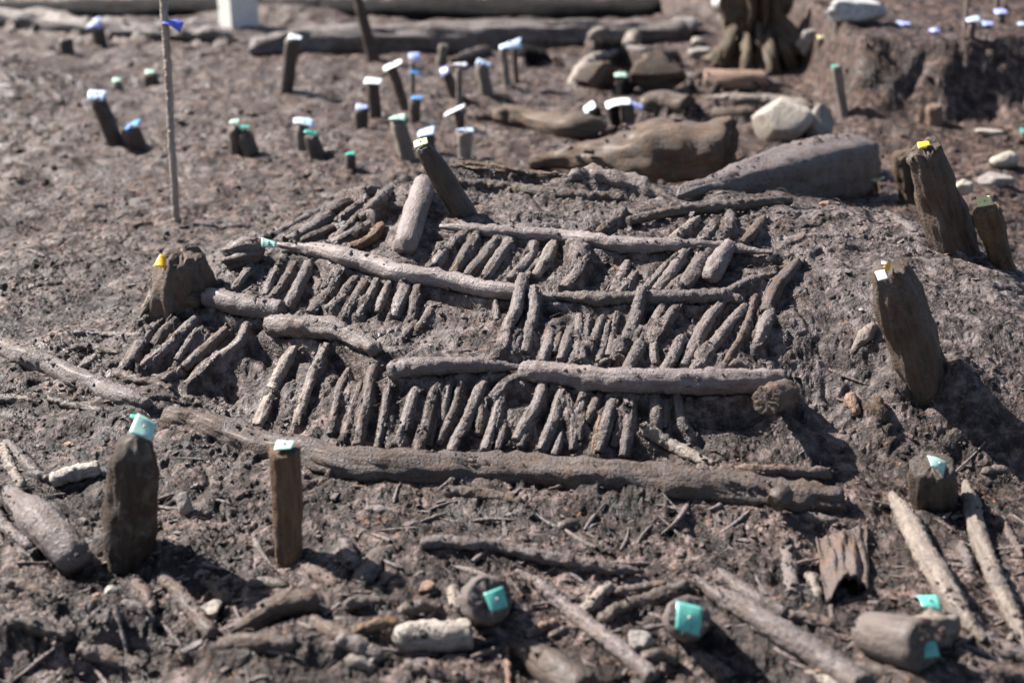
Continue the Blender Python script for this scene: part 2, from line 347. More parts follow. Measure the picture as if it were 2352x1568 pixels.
def tube_arrays(P, rad, seg=20, seed=0, lump=.14, groove=.05, crumb=.004, ends=('round', 'round'), res=None, flat=0.0, wob=.0, knots=0, crack=0, square=0):
    P = np.asarray(P, float); L = np.linalg.norm(np.diff(P, axis=0), axis=1).sum(); rm = float(np.mean(rad))
    res = res or max(.006, rm*.35); k = int(np.clip(L/res, 8, 90))
    C_ = catmull(P, k); rr = np.interp(np.linspace(0, 1, k), np.linspace(0, 1, len(rad)), rad)
    s = np.concatenate([[0], np.cumsum(np.linalg.norm(np.diff(C_, axis=0), axis=1))])
    if wob: C_ = C_+np.stack([p2(s/(rm*6), s*0+i*3.3, seed+i) for i in range(3)], 1)*wob*rm*np.array([1, 1, .4])
    T = np.gradient(C_, axis=0); T /= np.linalg.norm(T, axis=1)[:, None]
    up = np.array([0, 0, 1.]) if abs(T[0, 2]) < .8 else np.array([0, 1., 0]); Nn = []
    v = np.cross(T[0], up); v /= np.linalg.norm(v)
    for i in range(k): v = v-T[i]*v.dot(T[i]); v /= np.linalg.norm(v); Nn.append(v)
    Nn = np.array(Nn); B = np.cross(T, Nn)
    rs = np.random.RandomState(seed+1)
    # end profiles
    prof = np.ones(k)
    for side, e in enumerate(ends):
        d = (s if side == 0 else s[-1]-s)/rm
        if e == 'round': prof *= np.sqrt(np.clip(1-(1-np.clip(d/.9, 0, 1))**2, .0, 1))*.75+.25*np.clip(d/.15, 0, 1)
        elif e == 'point': prof *= np.clip(d/4.0, 0, 1)**.7
        elif e == 'taper': prof *= .45+.55*np.clip(d/5, 0, 1)
        elif e == 'soft': prof *= .84+.16*np.clip(d/2.5, 0, 1)
    th = np.linspace(0, 2*np.pi, seg, endpoint=False)
    ct, sn = np.cos(th), np.sin(th)
    base = np.stack([np.broadcast_to(ct, (k, seg))*rr[:, None], np.broadcast_to(sn, (k, seg))*rr[:, None], np.broadcast_to(s[:, None], (k, seg))], -1)
    dr = rm*lump*2*p3(base/(rm*1.6), seed)+rm*lump*p3(base/(rm*.6), seed+2)
    gb = base/rm*np.array([2.4, 2.4, .22]); dr = dr+rm*groove*2.2*p3(gb, seed+3)+rm*groove*p3(gb*2.3, seed+5)
    if crumb: dr = dr+crumb*(np.maximum(p3(base/.009, seed+4), -.25)*1.5+.8*p3(base/.0045, seed+6))
    if crack: dr = dr-crack*rm*S((.07-np.abs(p3(base/rm*np.array([1.1, 1.1, .16]), seed+7)))/.06)*S((p3(base/rm*np.array([.5, .5, .3]), seed+8)+.15)/.3)
    for _ in range(knots):
        kt, ks = rs.rand()*6.28, rs.uniform(.15, .85)*L
        dr = dr+rm*.35*np.exp(-((np.angle(np.exp(1j*(th-kt)))[None]*rm)**2+(s[:, None]-ks)**2)/(2*(rm*.38)**2))
    rad2 = np.maximum(rr[:, None]*prof[:, None]+dr*np.clip(prof[:, None]*1.2, 0, 1), rm*.03)
    if square: rad2 = rad2*(1+square*((np.abs(ct)**4+np.abs(sn)**4)**-.25-1))[None]*(1-.08*square)
    V = C_[:, None]+Nn[:, None]*(ct[None, :, None]*rad2[..., None])+B[:, None]*(sn[None, :, None]*rad2[..., None]*(1-flat))
    for side, e in enumerate(ends):
        if e != 'broken': continue
        d = (s if side == 0 else s[-1]-s)/rm
        q = np.stack([ct*1.2, sn*1.2, 0*ct], 1); ax_ = (p3(q, seed+11)*1.0+.5*p3(q*2.6, seed+12)+.3*rs.uniform(-1, 1)*ct)*rm*.42
        V = V+(T[0] if side == 0 else T[-1])*0+(-T[0] if side == 0 else T[-1])[None, None]*ax_[None, :, None]*np.clip(1-d/2.2, 0, 1)[:, None, None]
    G = base*np.array([1, 1, .12])+seed*.37
    Vs = [V.reshape(-1, 3)]; Gs = [G.reshape(-1, 3)]
    i = np.arange(k-1)[:, None]*seg; j = np.arange(seg)[None]; j2 = (j+1) % seg
    F = [np.stack([i+j, i+j2, i+seg+j2, i+seg+j], -1).reshape(-1, 4)]
    tri = []; off = k*seg
    for side in (0, 1):
        ring = 0 if side == 0 else (k-1)*seg; c = C_[0 if side == 0 else -1]; Tn = -T[0] if side == 0 else T[-1]
        prev = np.arange(seg)+ring; cutw = ends[side] == 'cut'
        for q, fr in enumerate((.93, .7, .4)):
            er = float(np.linalg.norm(Vs[0][ring:ring+seg]-c, axis=1).mean()); rv = c+(Vs[0][ring:ring+seg]-c)*fr+(0 if cutw else 0)+Tn*(er*(.03 if cutw else .10)*(q+1)*.6+er*.06*rs.normal(size=(seg, 1)))
            Vs.append(rv); Gs.append(np.stack([ct*rm*fr*2, sn*rm*fr*2, np.full(seg, rs.rand()*.01)+side*3.1], 1))
            cur = off+np.arange(seg); off += seg
            a, b2, c2, d2 = prev, np.roll(prev, -1), np.roll(cur, -1), cur
            F.append(np.stack([a, d2, c2, b2] if side == 0 else [a, b2, c2, d2], -1)); prev = cur
        Vs.append((c+Tn*er*(.06 if cutw else .22))[None]); Gs.append(np.array([[0, 0, side*3.1]])); ci = off; off += 1
        a, b2 = prev, np.roll(prev, -1); ce = np.full(seg, ci)
        tri.append(np.stack([a, ce, b2] if side == 0 else [a, b2, ce], -1))
    return np.vstack(Vs), [np.vstack(F), np.vstack(tri)], np.vstack(Gs), C_, rr*prof
def tube(name, P, rad, mat, parent=None, **kw):
    V, F, G, C_, rr = tube_arrays(P, rad, **kw)
    o0 = np.asarray(P[0], float)
    if parent is None:
        return link(name, mesh_from(name, V-o0, F, mat, G), None, tuple(o0)), C_, rr
    pl = np.array(parent.location)
    return link(name, mesh_from(name, V-pl, F, mat, G), parent), C_, rr
fillets = []      # (centre line, radii, how far the mud climbs, reach)
collars = []

_seed = [100]
def nseed(): _seed[0] += 7; return _seed[0] % 239
def log(name, label, cat, k, pts, wd, mat='caked', lift=.45, ends=('round', 'round'), group=None, fill=.25, reach=1.8, raise_=None, rowed=False, near=None, straight=False, **kw):
    """a length of wood lying on or half in the mud; pts and widths read off the survey grid"""
    s = ZR[k][2]; ws = wd if isinstance(wd, (list, tuple)) else [wd]
    if name == 'wattle_rail': ws = [q*1.14 for q in ws]
    if zc(k, *pts[0])[1] > 1190 and fill is not None and name != 'log': ws = [q*1.14 for q in ws]; lift = lift+.12
    ws = np.interp(np.linspace(0, 1, len(pts)), np.linspace(0, 1, len(ws)), ws)
    P, Rr = [], []
    for i, (a, b) in enumerate(pts):
        px, py = zc(k, a, b); q, t = cast(px, py); r = ws[i]*s*.5*t*1.0/FPX
        add = raise_[min(i, len(raise_)-1)] if raise_ else 0
        if rowed and (i == len(pts)-1 or (i == 0 and not raise_)): add -= r*.45
        q, t = cast(px, py, r*lift+add); P.append(q-(ray(px, py)*near[i] if near else 0)); Rr.append(r)
    if straight:
        a_, b_ = P[0], P[-1]; P = [a_+(b_-a_)*f_ for f_ in np.linspace(0, 1, len(P))]
    kw.setdefault('seed', nseed()); kw.setdefault('seg', 22 if max(Rr) > .025 else 16)
    o, C_, rr = tube(name, P, Rr, M[mat], ends=ends, **kw)
    tag_obj(o, label, cat, group)
    if fill is not None: fillets.append((C_, np.interp(np.linspace(0, 1, len(C_)), np.linspace(0, 1, len(Rr)), Rr), fill, reach, rowed, name == 'wattle_rail'))
    return o
def basis_from_normal(nv):
    nv = Vector(nv).normalized(); return nv
def tag_mesh(w_, d_, mat, curl=.15, seed=0, fold=0):
    rs = np.random.RandomState(seed); n_ = 9
    u, v = np.meshgrid(np.linspace(-.5, .5, n_), np.linspace(-.5, .5, n_))
    sk = rs.uniform(-.12, .12)
    X = u*w_*(1+.10*rs.uniform(-1, 1)*v)+sk*v*w_; Y = v*d_*(1+.10*rs.uniform(-1, 1)*u)
    a = rs.uniform(0, 3.14); q = u*math.cos(a)+v*math.sin(a)
    Z = -curl*w_*(q*q)*2.2+.03*w_*p2(u*4+seed, v*4, seed % 50)+fold*w_*np.maximum(0, u-.1)
    top = np.stack([X, Y, Z], -1).reshape(-1, 3); th = .0012
    V = np.vstack([top, top-[0, 0, th]]); idx = np.arange(n_*n_).reshape(n_, n_)
    f = np.stack([idx[:-1, :-1], idx[:-1, 1:], idx[1:, 1:], idx[1:, :-1]], -1).reshape(-1, 4)
    g = f[:, ::-1]+n_*n_
    rim = np.concatenate([idx[0, :], idx[1:, -1], idx[-1, -2::-1], idx[-2:0:-1, 0]]); r2 = np.roll(rim, -1)
    side = np.stack([rim+n_*n_, r2+n_*n_, r2, rim], -1)
    return mesh_from('label_tag', V, np.vstack([f, g, side]), M[mat])
def add_tag(parent, wc, wpx, hpx, dist, mat, roll=0, curl=.12, elev=None, plate=None, name='label_tag', pin=True, ratio=.8, fold=0, yaw=0):
    """a plastic label pinned on; its tilt follows from how foreshortened it shows"""
    mp = dist/FPX; w_ = wpx*mp*.93; d_ = w_*ratio
    view_el = math.asin(max(.05, min(.98, (CAM_H-wc[2])/dist)))
    tl = math.asin(min(.97, (.60 if dist > 4.8 else .78)*hpx*mp/d_))-view_el
    me = tag_mesh(w_, d_, mat, curl, nseed(), fold)
    o = link(name, me, parent)
    Rm = Matrix.Rotation(R(roll), 4, 'Y') @ Matrix.Rotation(tl, 4, 'X') @ Matrix.Rotation(R(yaw), 4, 'Z')
    base = Vector(parent.location) if parent is not None else Vector((0, 0, 0))
    o.matrix_local = Matrix.Translation(Vector(wc)-base) @ Rm
    if pin:
        r = .05*w_; a = np.linspace(0, 2*np.pi, 10, endpoint=False)
        ring = lambda rr, z: np.stack([np.cos(a)*rr, np.sin(a)*rr, np.full(10, z)], 1)
        V = np.vstack([ring(r*1.4, .001), ring(r*1.4, .0035), ring(r*.6, .005), [[0, 0, .0055]]])
        i = np.arange(10); j = (i+1) % 10
        F = [np.vstack([np.stack([i, j, j+10, i+10], 1), np.stack([i+10, j+10, j+20, i+20], 1)]), np.stack([i+20, j+20, np.full(10, 30)], 1)]
        link('pin', mesh_from('pin', V, F, M['nail']), o)
    return o
def post(label, k, base, top, wd, mat='post', lean=0.0, tags=(), name='wooden_post', cat='post', group='driven posts marked with labels', ends=('cut', 'cut'), sink=.14, mids=None, collar=True, **kw):
    s = ZR[k][2]; bx, by = zc(k, *base); tx, ty = zc(k, *top)
    B, t = cast(bx, by); d = ray(tx, ty); tt = (B[1]+lean)/d[1]; Tp = np.array([0, 0, CAM_H])+d*tt
    ws = wd if isinstance(wd, (list, tuple)) else [wd, wd]      # base .. top
    rb, rt = ws[0]*s*.5*t/FPX, ws[-1]*s*.5*tt/FPX
    ax = (Tp-B)/np.linalg.norm(Tp-B); B0 = B-ax*sink
    P = [B0, B, Tp]; Rr = [rb*.95, rb, rt]
    if len(ws) > 2:
        P = [B0, B]; Rr = [rb*.95, rb]
        for i in range(1, len(ws)-1):
            f = i/(len(ws)-1); P.append(B+(Tp-B)*f); Rr.append(ws[i]*s*.5*t/FPX)
        P.append(Tp); Rr.append(rt)
    if mids:
        for i, (mx, my) in enumerate(mids):
            P[i+2-(0)] = P[i+2]+np.array([mx, 0, my])*s*t/FPX
    # even resampling along length
    P = np.array(P); sl = np.concatenate([[0], np.cumsum(np.linalg.norm(np.diff(P, axis=0), axis=1))])
    q = np.linspace(0, sl[-1], 8); Pq = np.stack([np.interp(q, sl, P[:, i]) for i in range(3)], 1); Rq = np.interp(q, sl, Rr)
    kw.setdefault('seed', nseed()); kw.setdefault('seg', 24); kw.setdefault('lump', .06); kw.setdefault('crumb', .002); kw.setdefault('groove', .05); kw.setdefault('crack', .12)
    V, F, G, C_, rr = tube_arrays(Pq, Rq, ends=ends, **kw)
    o = link(name, mesh_from(name, V-B, F, M[mat], G), None, tuple(B)); tag_obj(o, label, cat, group)
    if collar: collars.append((B[0], B[1], B[2], rb))
    for tg in tags:
        px, py, wpx, hpx, tm = tg[:5]; opt = tg[5] if len(tg) > 5 else {}
        X, Y = zc(k, px, py); dd = ray(X, Y)
        opt = dict(opt); fwd = opt.pop('fwd', 0.0)
        t2 = (Tp[1]-fwd)/dd[1]; wc = np.array([0, 0, CAM_H])+dd*t2
        add_tag(o, wc, wpx*s, hpx*s, t2, tm, **opt)
    return o
_ico = None
def ico(sub=3):
    import bmesh
    bm = bmesh.new(); bmesh.ops.create_icosphere(bm, subdivisions=sub, radius=1)
    V = np.array([v.co[:] for v in bm.verts]); F = np.array([[v.index for v in f.verts] for f in bm.faces]); bm.free(); return V, F
def blob(name, label, cat, k, c, wd, ht, mat, depth=1.0, lump=.25, freq=1.3, sharp=0, sub=4, group=None, sink=.25, roll=0, yaw=0, facets=7):
    """a stone or lump whose middle shows at c with the given width and height"""
    s = ZR[k][2]; px, py = zc(k, *c); q, t = cast(px, py+ht*s*.42)
    a = wd*s*.5*t/FPX; h = ht*s*.5*t/FPX*1.08
    V, F = ico(sub); sd_ = nseed()
    r = 1+lump*p3(V*freq, sd_)*1.3+lump*.45*p3(V*freq*2.7, sd_+1)+lump*.2*p3(V*freq*7, sd_+2)
    if sharp: V2 = np.sign(V)*np.abs(V)**(1-sharp); V = V2
    rs_ = np.random.RandomState(sd_)
    V = V*r[:, None]
    for _ in range(facets):
        n_ = rs_.normal(size=3); n_ /= np.linalg.norm(n_); V = V-np.maximum(0, V @ n_-rs_.uniform(.62, .85))[:, None]*n_*.92
    V = V*np.array([a, a*depth, h])*1.12
    cr, sr = math.cos(R(roll)), math.sin(R(roll)); V = V @ np.array([[cr, 0, sr], [0, 1, 0], [-sr, 0, cr]])
    cr, sr = math.cos(R(yaw)), math.sin(R(yaw)); V = V @ np.array([[cr, sr, 0], [-sr, cr, 0], [0, 0, 1]])
    cz_ = q[2]+h*(1-sink)
    o = link(name, mesh_from(name, V, F, M[mat], V*1.0+sd_), None, (q[0], q[1]+a*depth*.3, cz_)); tag_obj(o, label, cat, group)
    collars.append((q[0], q[1]+a*depth*.3, q[2], a*.8)); return o

ORD = ['first','second','third','fourth','fifth','sixth','seventh','eighth','ninth','tenth','eleventh','twelfth','thirteenth','fourteenth','fifteenth','sixteenth','seventeenth','eighteenth','nineteenth','twentieth','twenty-first','twenty-second','twenty-third','twenty-fourth','twenty-fifth','twenty-sixth','twenty-seventh','twenty-eighth','twenty-ninth','thirtieth','thirty-first','thirty-second','thirty-third','thirty-fourth','thirty-fifth','thirty-sixth']
def stretch(pts, f=26):
    (x0, y0), (x1, y1) = pts[0], pts[1]; d = math.hypot(x1-x0, y1-y0); a = (x0-(x1-x0)/d*f, y0-(y1-y0)/d*f)
    (x0, y0), (x1, y1) = pts[-1], pts[-2]; d = math.hypot(x1-x0, y1-y0); b = (x0-(x1-x0)/d*f, y0-(y1-y0)/d*f)
    m = list(pts[1:-1])
    if not m: m = [((a[0]+b[0])/2+random.uniform(-7, 7), (a[1]+b[1])/2)]
    return [a]+m+[b]
def row(where, group, items, **kw):
    """slanting sticks of one row; labelled from the left"""
    def mx(it): return np.mean([zc(it[0], *p)[0] for p in it[1]])
    items = sorted(items, key=mx)
    for i, it in enumerate(items):
        k, pts, wd = it[:3]; mat = it[3] if len(it) > 3 else random.choice(['caked', 'caked', 'caked2'])
        opt = dict(kw); opt.update(it[4] if len(it) > 4 else {})
        L = sum(math.dist(a, b) for a, b in zip(pts, pts[1:]))
        look = ('thick' if wd >= 84 else 'thin' if wd <= 54 else 'muddy')+(' bent' if len(pts) > 2 else '')+(' short' if L < 190 else '')
        if 'look' in opt: look = opt.pop('look')
        wj = wd*1.0
        log('slanting_stick', f"{look} stick, {ORD[i] if i*2 <= len(items) else ORD[len(items)-1-i]} from the {'left' if i*2 <= len(items) else 'right'} in the {where}", 'stick', k, stretch(pts), [wj*1.0, wj*1.12, wj*1.1], mat, group=group,
            lump=.05, groove=.10, crumb=.0020, wob=.25, reach=1.5, fill=-.12, rowed=True, seg=20, res=.0055, ends=opt.pop('ends', ('soft', 'soft')), **opt)

# ================================================================== THE SETTING IS FINISHED BELOW, ONCE THE WOOD HAS ITS PLACE
# ------------------------------------------------------------------ rails of the wattle
log('wattle_rail', 'thick clay-smeared rail across the middle of the mound, below the leaning post', 'rail', 'P',
    [(480,850),(700,890),(900,915),(1100,960),(1350,1035),(1700,1120),(2200,1220),(2600,1275),(3060,1350)], [90,100,120,155,160,155,145,130,115], 'rail', crack=.07, lift=.68, reach=1.3, fill=-.1, ends=('taper','taper'), group='long rails of the wattle', lump=.06, groove=.05, crumb=.0025, seg=26, wob=.5, knots=3)
log('wattle_rail', 'rough mud-covered rail continuing the middle rail to the right', 'rail', 'Q',
    [(-420,1165),(0,1195),(400,1190),(800,1180),(1200,1180),(1420,1230)], [90,110,110,120,120,70], 'caked2', crack=.07, lift=.68, reach=1.3, fill=-.1, ends=('taper','round'), group='long rails of the wattle', wob=.6, lump=.12)
log('wattle_rail', 'uppermost long rail, grey, running right from the leaning post foot', 'rail', 'Q',
    [(-1400,540),(-1000,570),(-600,600),(-250,625),(0,660),(420,710),(800,710),(1200,735),(1650,775)], [85,105,110,110,120,130,110,90,60], 'rail', crack=.07, lift=.68, reach=1.3, fill=-.1, ends=('taper','taper'), group='long rails of the wattle', lump=.08, wob=.5, knots=2)
log('wattle_rail', 'bowed rail piece with a rounded left end, above the lowest row of sticks', 'rail', 'E',
    [(310,1000),(440,975),(640,955),(880,945),(1060,955),(1230,965)], [110,120,110,100,95,80], 'rail', crack=.07, lift=.68, reach=1.3, fill=-.1, ends=('round','taper'), group='long rails of the wattle', lump=.08, wob=.3, knots=1)
log('wattle_rail', 'long straight rail above the lowest row of sticks, ending at the cut branch', 'rail', 'E',
    [(1210,985),(1400,995),(1700,1030),(2000,1050),(2349,1060),(2700,1060),(3040,1060)], [110,130,140,150,150,160,150], 'rail', crack=.07, lift=.68, reach=1.3, fill=-.1, ends=('round','cut'), group='long rails of the wattle', lump=.06, wob=.3, knots=2, seg=26)
log('wattle_rail', 'stubby smooth grey rail piece above the left fan of sticks', 'rail', 'D',
    [(1430,480),(1650,530),(1940,575)], [120,135,120], 'rail', crack=.07, lift=.68, reach=1.3, fill=-.1, ends=('cut','cut'), group='long rails of the wattle', lump=.07)
log('wattle_rail', 'crumbling brown rail end left of the stubby grey rail', 'rail', 'D',
    [(1130,560),(1250,500),(1400,490)], [80,110,120], 'caked', crack=.07, lift=.68, reach=1.3, fill=-.1, group='long rails of the wattle', lump=.22)
log('wattle_rail', 'pale peeling rail piece sloping down to the right, left of the bowed rail', 'rail', 'D',
    [(1850,670),(2050,680),(2280,700),(2440,760),(2600,850)], [120,150,120,110,100], 'caked2', crack=.07, lift=.68, reach=1.3, fill=-.1, ends=('cut','round'), group='long rails of the wattle', lump=.14, groove=.1)
# thick log ends
o = log('cut_branch', 'short thick branch with a round cut face pointing out of the mound', 'branch', 'F', [(730,1135),(655,1160),(575,1190)], [200,200,195], 'post', lift=1.0, near=[-.03,.03,.10], ends=('round','cut'), fill=None, lump=.05, groove=.05, crack=.08, seg=30)
log('cut_log', 'thick smooth grey log lying downhill left of the leaning post', 'log', 'P', [(1840,300),(1760,560),(1650,900)], [200,225,215], 'rail', lift=.9, ends=('cut','round'), fill=0, lump=.04, groove=.03, crumb=.001, seg=28)
log('cut_log', 'short thick grey log leaning on the upper rail, right of centre', 'log', 'Q', [(1270,710),(1150,880),(1090,1010)], [130,190,170], 'rail', lift=1.0, ends=('cut','round'), fill=-.1, lump=.07, seg=24)
log('branch', 'forked muddy branch joining the right end of the middle rail', 'branch', 'Q', [(1700,970),(1450,1040),(1230,1150)], [80,100,90], 'caked2', lift=.7, ends=('taper','round'), lump=.14)
log('pole', 'slim dark pole lying loose across the top right of the wattle', 'pole', 'Q', [(330,490),(700,410),(1150,360),(1500,330),(1840,300)], [75,95,110,105,80], 'brown', lift=1.15, ends=('cut','round'), fill=None, lump=.05, seg=22)
log('bark_log', 'flaking bark-covered log along the crest, left piece behind the leaning post', 'log', 'B', [(740,1150),(900,1140),(1150,1180),(1330,1200),(1500,1200)], [60,85,80,70,50], 'rotten', lift=.9, ends=('taper','round'), lump=.14, groove=.28, flat=.4)
log('bark_log', 'weathered splintered log along the crest, ending against the big grey beam', 'log', 'B', [(1560,1210),(1750,1220),(1950,1260),(2150,1330),(2280,1380)], [80,120,130,110,60], 'caked2', lift=.9, ends=('round','point'), lump=.14, groove=.25)
log('bark_log', 'low muddy log half buried below the crest log', 'log', 'B', [(800,1260),(1100,1290),(1500,1340),(1950,1370)], [70,90,90,80], 'caked', lift=.4, lump=.2)

# ------------------------------------------------------------------ rows of sticks
row('lowest row, under the front rail', 'sticks of the lowest row', [
 ('E',[(130,1090),(70,1280),(20,1450)],55), ('E',[(225,980),(170,1220),(110,1480)],78), ('E',[(320,1110),(290,1300),(255,1490)],52,'caked2'),
 ('E',[(345,1320),(320,1500)],42), ('E',[(505,1130),(450,1320),(390,1490)],80), ('E',[(655,1090),(600,1310),(530,1530)],78),
 ('E',[(745,1070),(710,1300)],48), ('E',[(820,1100),(760,1290),(680,1470)],60), ('E',[(980,1060),(920,1190),(860,1330),(760,1540)],78,'caked2'),
 ('E',[(1190,1040),(1040,1160)],64), ('E',[(970,1200),(945,1400)],66), ('E',[(1095,1200),(1000,1510)],68,'caked2'),
 ('E',[(1390,1080),(1340,1220),(1220,1440)],78,'caked2'), ('E',[(1515,1150),(1450,1350),(1385,1510)],76,'caked2'), ('E',[(1545,1180),(1590,1330),(1600,1500)],58),
 ('E',[(1660,1190),(1630,1290)],60), ('E',[(1670,1290),(1640,1440)],62), ('E',[(1770,1170),(1700,1320)],62), ('E',[(1790,1310),(1740,1550)],56,'split'),
 ('E',[(1885,1160),(1830,1340),(1770,1520)],88,'caked2'), ('E',[(1925,1310),(1885,1480)],60), ('E',[(1990,1180),(1980,1360),(1955,1550)],88,'caked2'),
 ('E',[(2160,1190),(2165,1370)],84), ('E',[(2235,1210),(2222,1350)],60), ('E',[(2310,1165),(2345,1330),(2400,1420)],66,'caked2'),
 ('E',[(1330,1330),(1240,1490)],60), ('E',[(640,1330),(610,1480)],46), ('E',[(1500,1440),(1470,1540)],56), ('E',[(45,1000),(-20,1130),(-70,1400)],50),
 ('E',[(1120,1380),(1080,1500)],44)], lift=.5)
row('middle row above the front rail', 'sticks of the middle row', [
 ('D',[(1910,270),(1830,450)],56), ('D',[(2010,270),(1960,370),(1880,480)],62), ('D',[(2120,270),(2060,400),(1985,540)],84), ('D',[(2325,320),(2240,460),(2150,580)],86,'caked2'),
 ('P',[(340,900),(240,1060),(100,1260)],74),
 ('P',[(1090,1350),(970,1440)],100), ('E',[(85,370),(0,480)],66), ('E',[(150,390),(90,500),(30,610)],66), ('E',[(235,385),(180,500),(125,600)],56,'caked2'),
 ('E',[(325,400),(260,560)],58), ('E',[(435,415),(375,600)],84,'caked2'), ('E',[(525,415),(485,630)],66), ('E',[(610,590),(530,690)],58), ('E',[(500,670),(445,740)],52),
 ('E',[(1240,360),(1200,560),(1150,680),(1110,840)],78,'caked2',dict(raise_=[.035,.025,.01,0])), ('E',[(1325,440),(1320,600),(1265,840)],80,'caked2',dict(raise_=[.03,.01,0])),
 ('E',[(1245,650),(1195,860)],64), ('E',[(1440,740),(1395,900)],76), ('E',[(1500,730),(1470,840)],52), ('E',[(1575,720),(1520,890)],72,'caked2'),
 ('E',[(1635,630),(1615,890)],58,'caked2'), ('E',[(1700,630),(1665,870)],52,'caked2'), ('E',[(1795,640),(1715,820)],62,'caked2'), ('E',[(1835,670),(1780,900)],50,'caked2'),
 ('E',[(1895,610),(1840,860)],50,'caked2'), ('E',[(1915,780),(1870,890)],48), ('E',[(2065,440),(2015,640),(1930,850)],82,'caked2',dict(raise_=[.03,.01,0])),
 ('E',[(2215,520),(2160,660),(2100,800)],70), ('E',[(2300,560),(2210,680),(2140,790)],82,'caked2'), ('E',[(2065,750),(2040,850),(1960,985)],80,'caked2',dict(raise_=[0,.005,.02])),
 ('E',[(2330,780),(2235,970)],82), ('E',[(2155,800),(2160,920)],62), ('E',[(1060,500),(1070,610)],32),
 ('F',[(260,520),(150,690),(20,940)],84,'caked2'), ('F',[(420,560),(250,760),(90,970)],76,'caked2'), ('F',[(490,500),(430,700),(270,970)],44),
 ('F',[(770,260),(640,420),(590,560)],92), ('F',[(600,600),(520,790)],88,'caked2')], lift=.5)
log('slanting_stick', 'small dark stick lying level at the foot of the middle row', 'stick', 'E', [(1770,925),(1860,905),(1925,875)], 38, 'brown', lift=.8, group='sticks of the middle row')
row('upper row above the middle rail', 'sticks of the upper row', [
 ('E',[(830,60),(745,145)],60), ('E',[(715,165),(640,280)],84), ('E',[(915,75),(850,190),(780,300)],82), ('E',[(1065,85),(980,200),(880,320)],76,'caked2'),
 ('E',[(1155,85),(1090,200),(1000,330)],76,'caked2'), ('E',[(1335,105),(1280,230),(1180,345)],72,'caked2'), ('E',[(1330,220),(1270,340)],50), ('E',[(1455,135),(1405,230),(1340,330)],90,'tan'),
 ('E',[(1600,120),(1670,220)],110,'caked2'), ('E',[(1680,220),(1620,330),(1560,400)],100), ('E',[(1960,265),(1870,430)],62), ('E',[(2010,335),(1925,440)],54),
 ('E',[(2230,270),(2160,350),(2080,440)],56), ('E',[(2350,190),(2270,300),(2180,420)],82,'caked2'), ('E',[(2360,330),(2250,430)],56), ('F',[(160,190),(90,300),(10,410)],106,'caked2')], lift=.5)
row('short row under the loose dark pole', 'sticks under the loose pole', [
 ('Q',[(260,440),(150,530),(60,600)],86,'post'), ('Q',[(950,490),(850,580),(740,660)],96,'tan'), ('Q',[(1120,520),(1030,650)],90), ('Q',[(1265,430),(1250,560),(1170,670)],96,'caked2'), ('Q',[(1560,490),(1480,590),(1390,680)],92,'post')], lift=.6)
row('left fan below the stubby rail', 'sticks of the left fan', [
 ('D',[(1060,690),(960,820),(850,970)],82,'caked2'), ('D',[(1200,650),(1080,790)],76), ('D',[(1330,650),(1170,810),(1000,950)],84,'caked2'), ('D',[(1350,720),(1230,890)],48),
 ('D',[(1540,715),(1410,840),(1280,950)],76), ('D',[(1240,970),(1140,1040)],44), ('D',[(1690,690),(1640,800),(1480,920),(1300,1070)],78,'caked2')], lift=.9)
row('bare pair before the lowest row', 'pair of long bare sticks', [
 ('D',[(2010,860),(1920,1010),(1860,1150),(1780,1350)],80,'tan'), ('D',[(2235,830),(2130,1060),(2045,1340)],66,'tan')], lift=1.1)
row('fan on the upper left flank', 'sticks on the upper left flank', [
 ('P',[(1660,260),(1480,390),(1320,540)],92,'caked2'), ('P',[(1310,430),(1170,540),(1050,630)],72), ('P',[(980,490),(720,630),(430,780)],72,'caked2'), ('P',[(970,590),(830,690),(610,800)],104,'caked2'),
 ('P',[(1225,570),(1130,700),(1030,790)],52), ('P',[(1310,680),(1120,790),(880,890)],92,'caked2'), ('P',[(1430,690),(1330,810),(1130,900)],92,'split'), ('P',[(990,700),(730,810)],72),
 ('P',[(1640,510),(1450,530),(1280,600)],104), ('P',[(1400,350),(1240,370),(1080,410)],76), ('P',[(1120,470),(960,540)],110)], lift=.5)
log('peg', 'pale bare peg with a cut top at the far left of the wattle', 'peg', 'D', [(1070,460),(1020,530),(955,630)], [84,74,44], 'tan', lift=1.1, ends=('cut','point'), fill=-.2)
o = log('stump_end', 'pale knobbly stump end at the left tip of the middle rail', 'stump', 'P', [(60,960),(200,925),(380,900)], [250,260,190], 'caked2', lift=.75, ends=('broken','round'), lump=.10, groove=.2, seg=30, fill=-.1)
px, py = zc('P', 410, 830); q_, t_ = cast(px, py, .05)
add_tag(o, q_, 36, 22, t_, 'mint', roll=12, curl=.25, ratio=.7)
# right mound: half buried roots and bark
log('root', 'pale fibrous root running down the crumbly mound beside the thick cracked post', 'root', 'T', [(1080,560),(1220,650),(1360,730)], [60,90,60], 'caked2', lift=.5)
log('root', 'long shiny bark strip dropping to the right behind the thick cracked post', 'root', 'T', [(1520,700),(1650,840),(1850,1000)], [70,80,50], 'caked2', lift=.6)
log('root', 'pale pointed splinter leaning on the mound left of the leaning right post', 'root', 'F', [(1330,660),(1250,760),(1150,880)], [60,110,60], 'tan', lift=.6, ends=('round','point'))
log('root', 'rotten plank stub hanging below the right mound', 'root', 'F', [(1290,1180),(1350,1260),(1410,1340)], [130,140,90], 'rotten', lift=.5)
log('root', 'reddish rotten splinter between cut branch and leaning right post', 'root', 'F', [(1150,1130),(1180,1220),(1210,1290)], [70,70,50], 'rust', lift=.4)

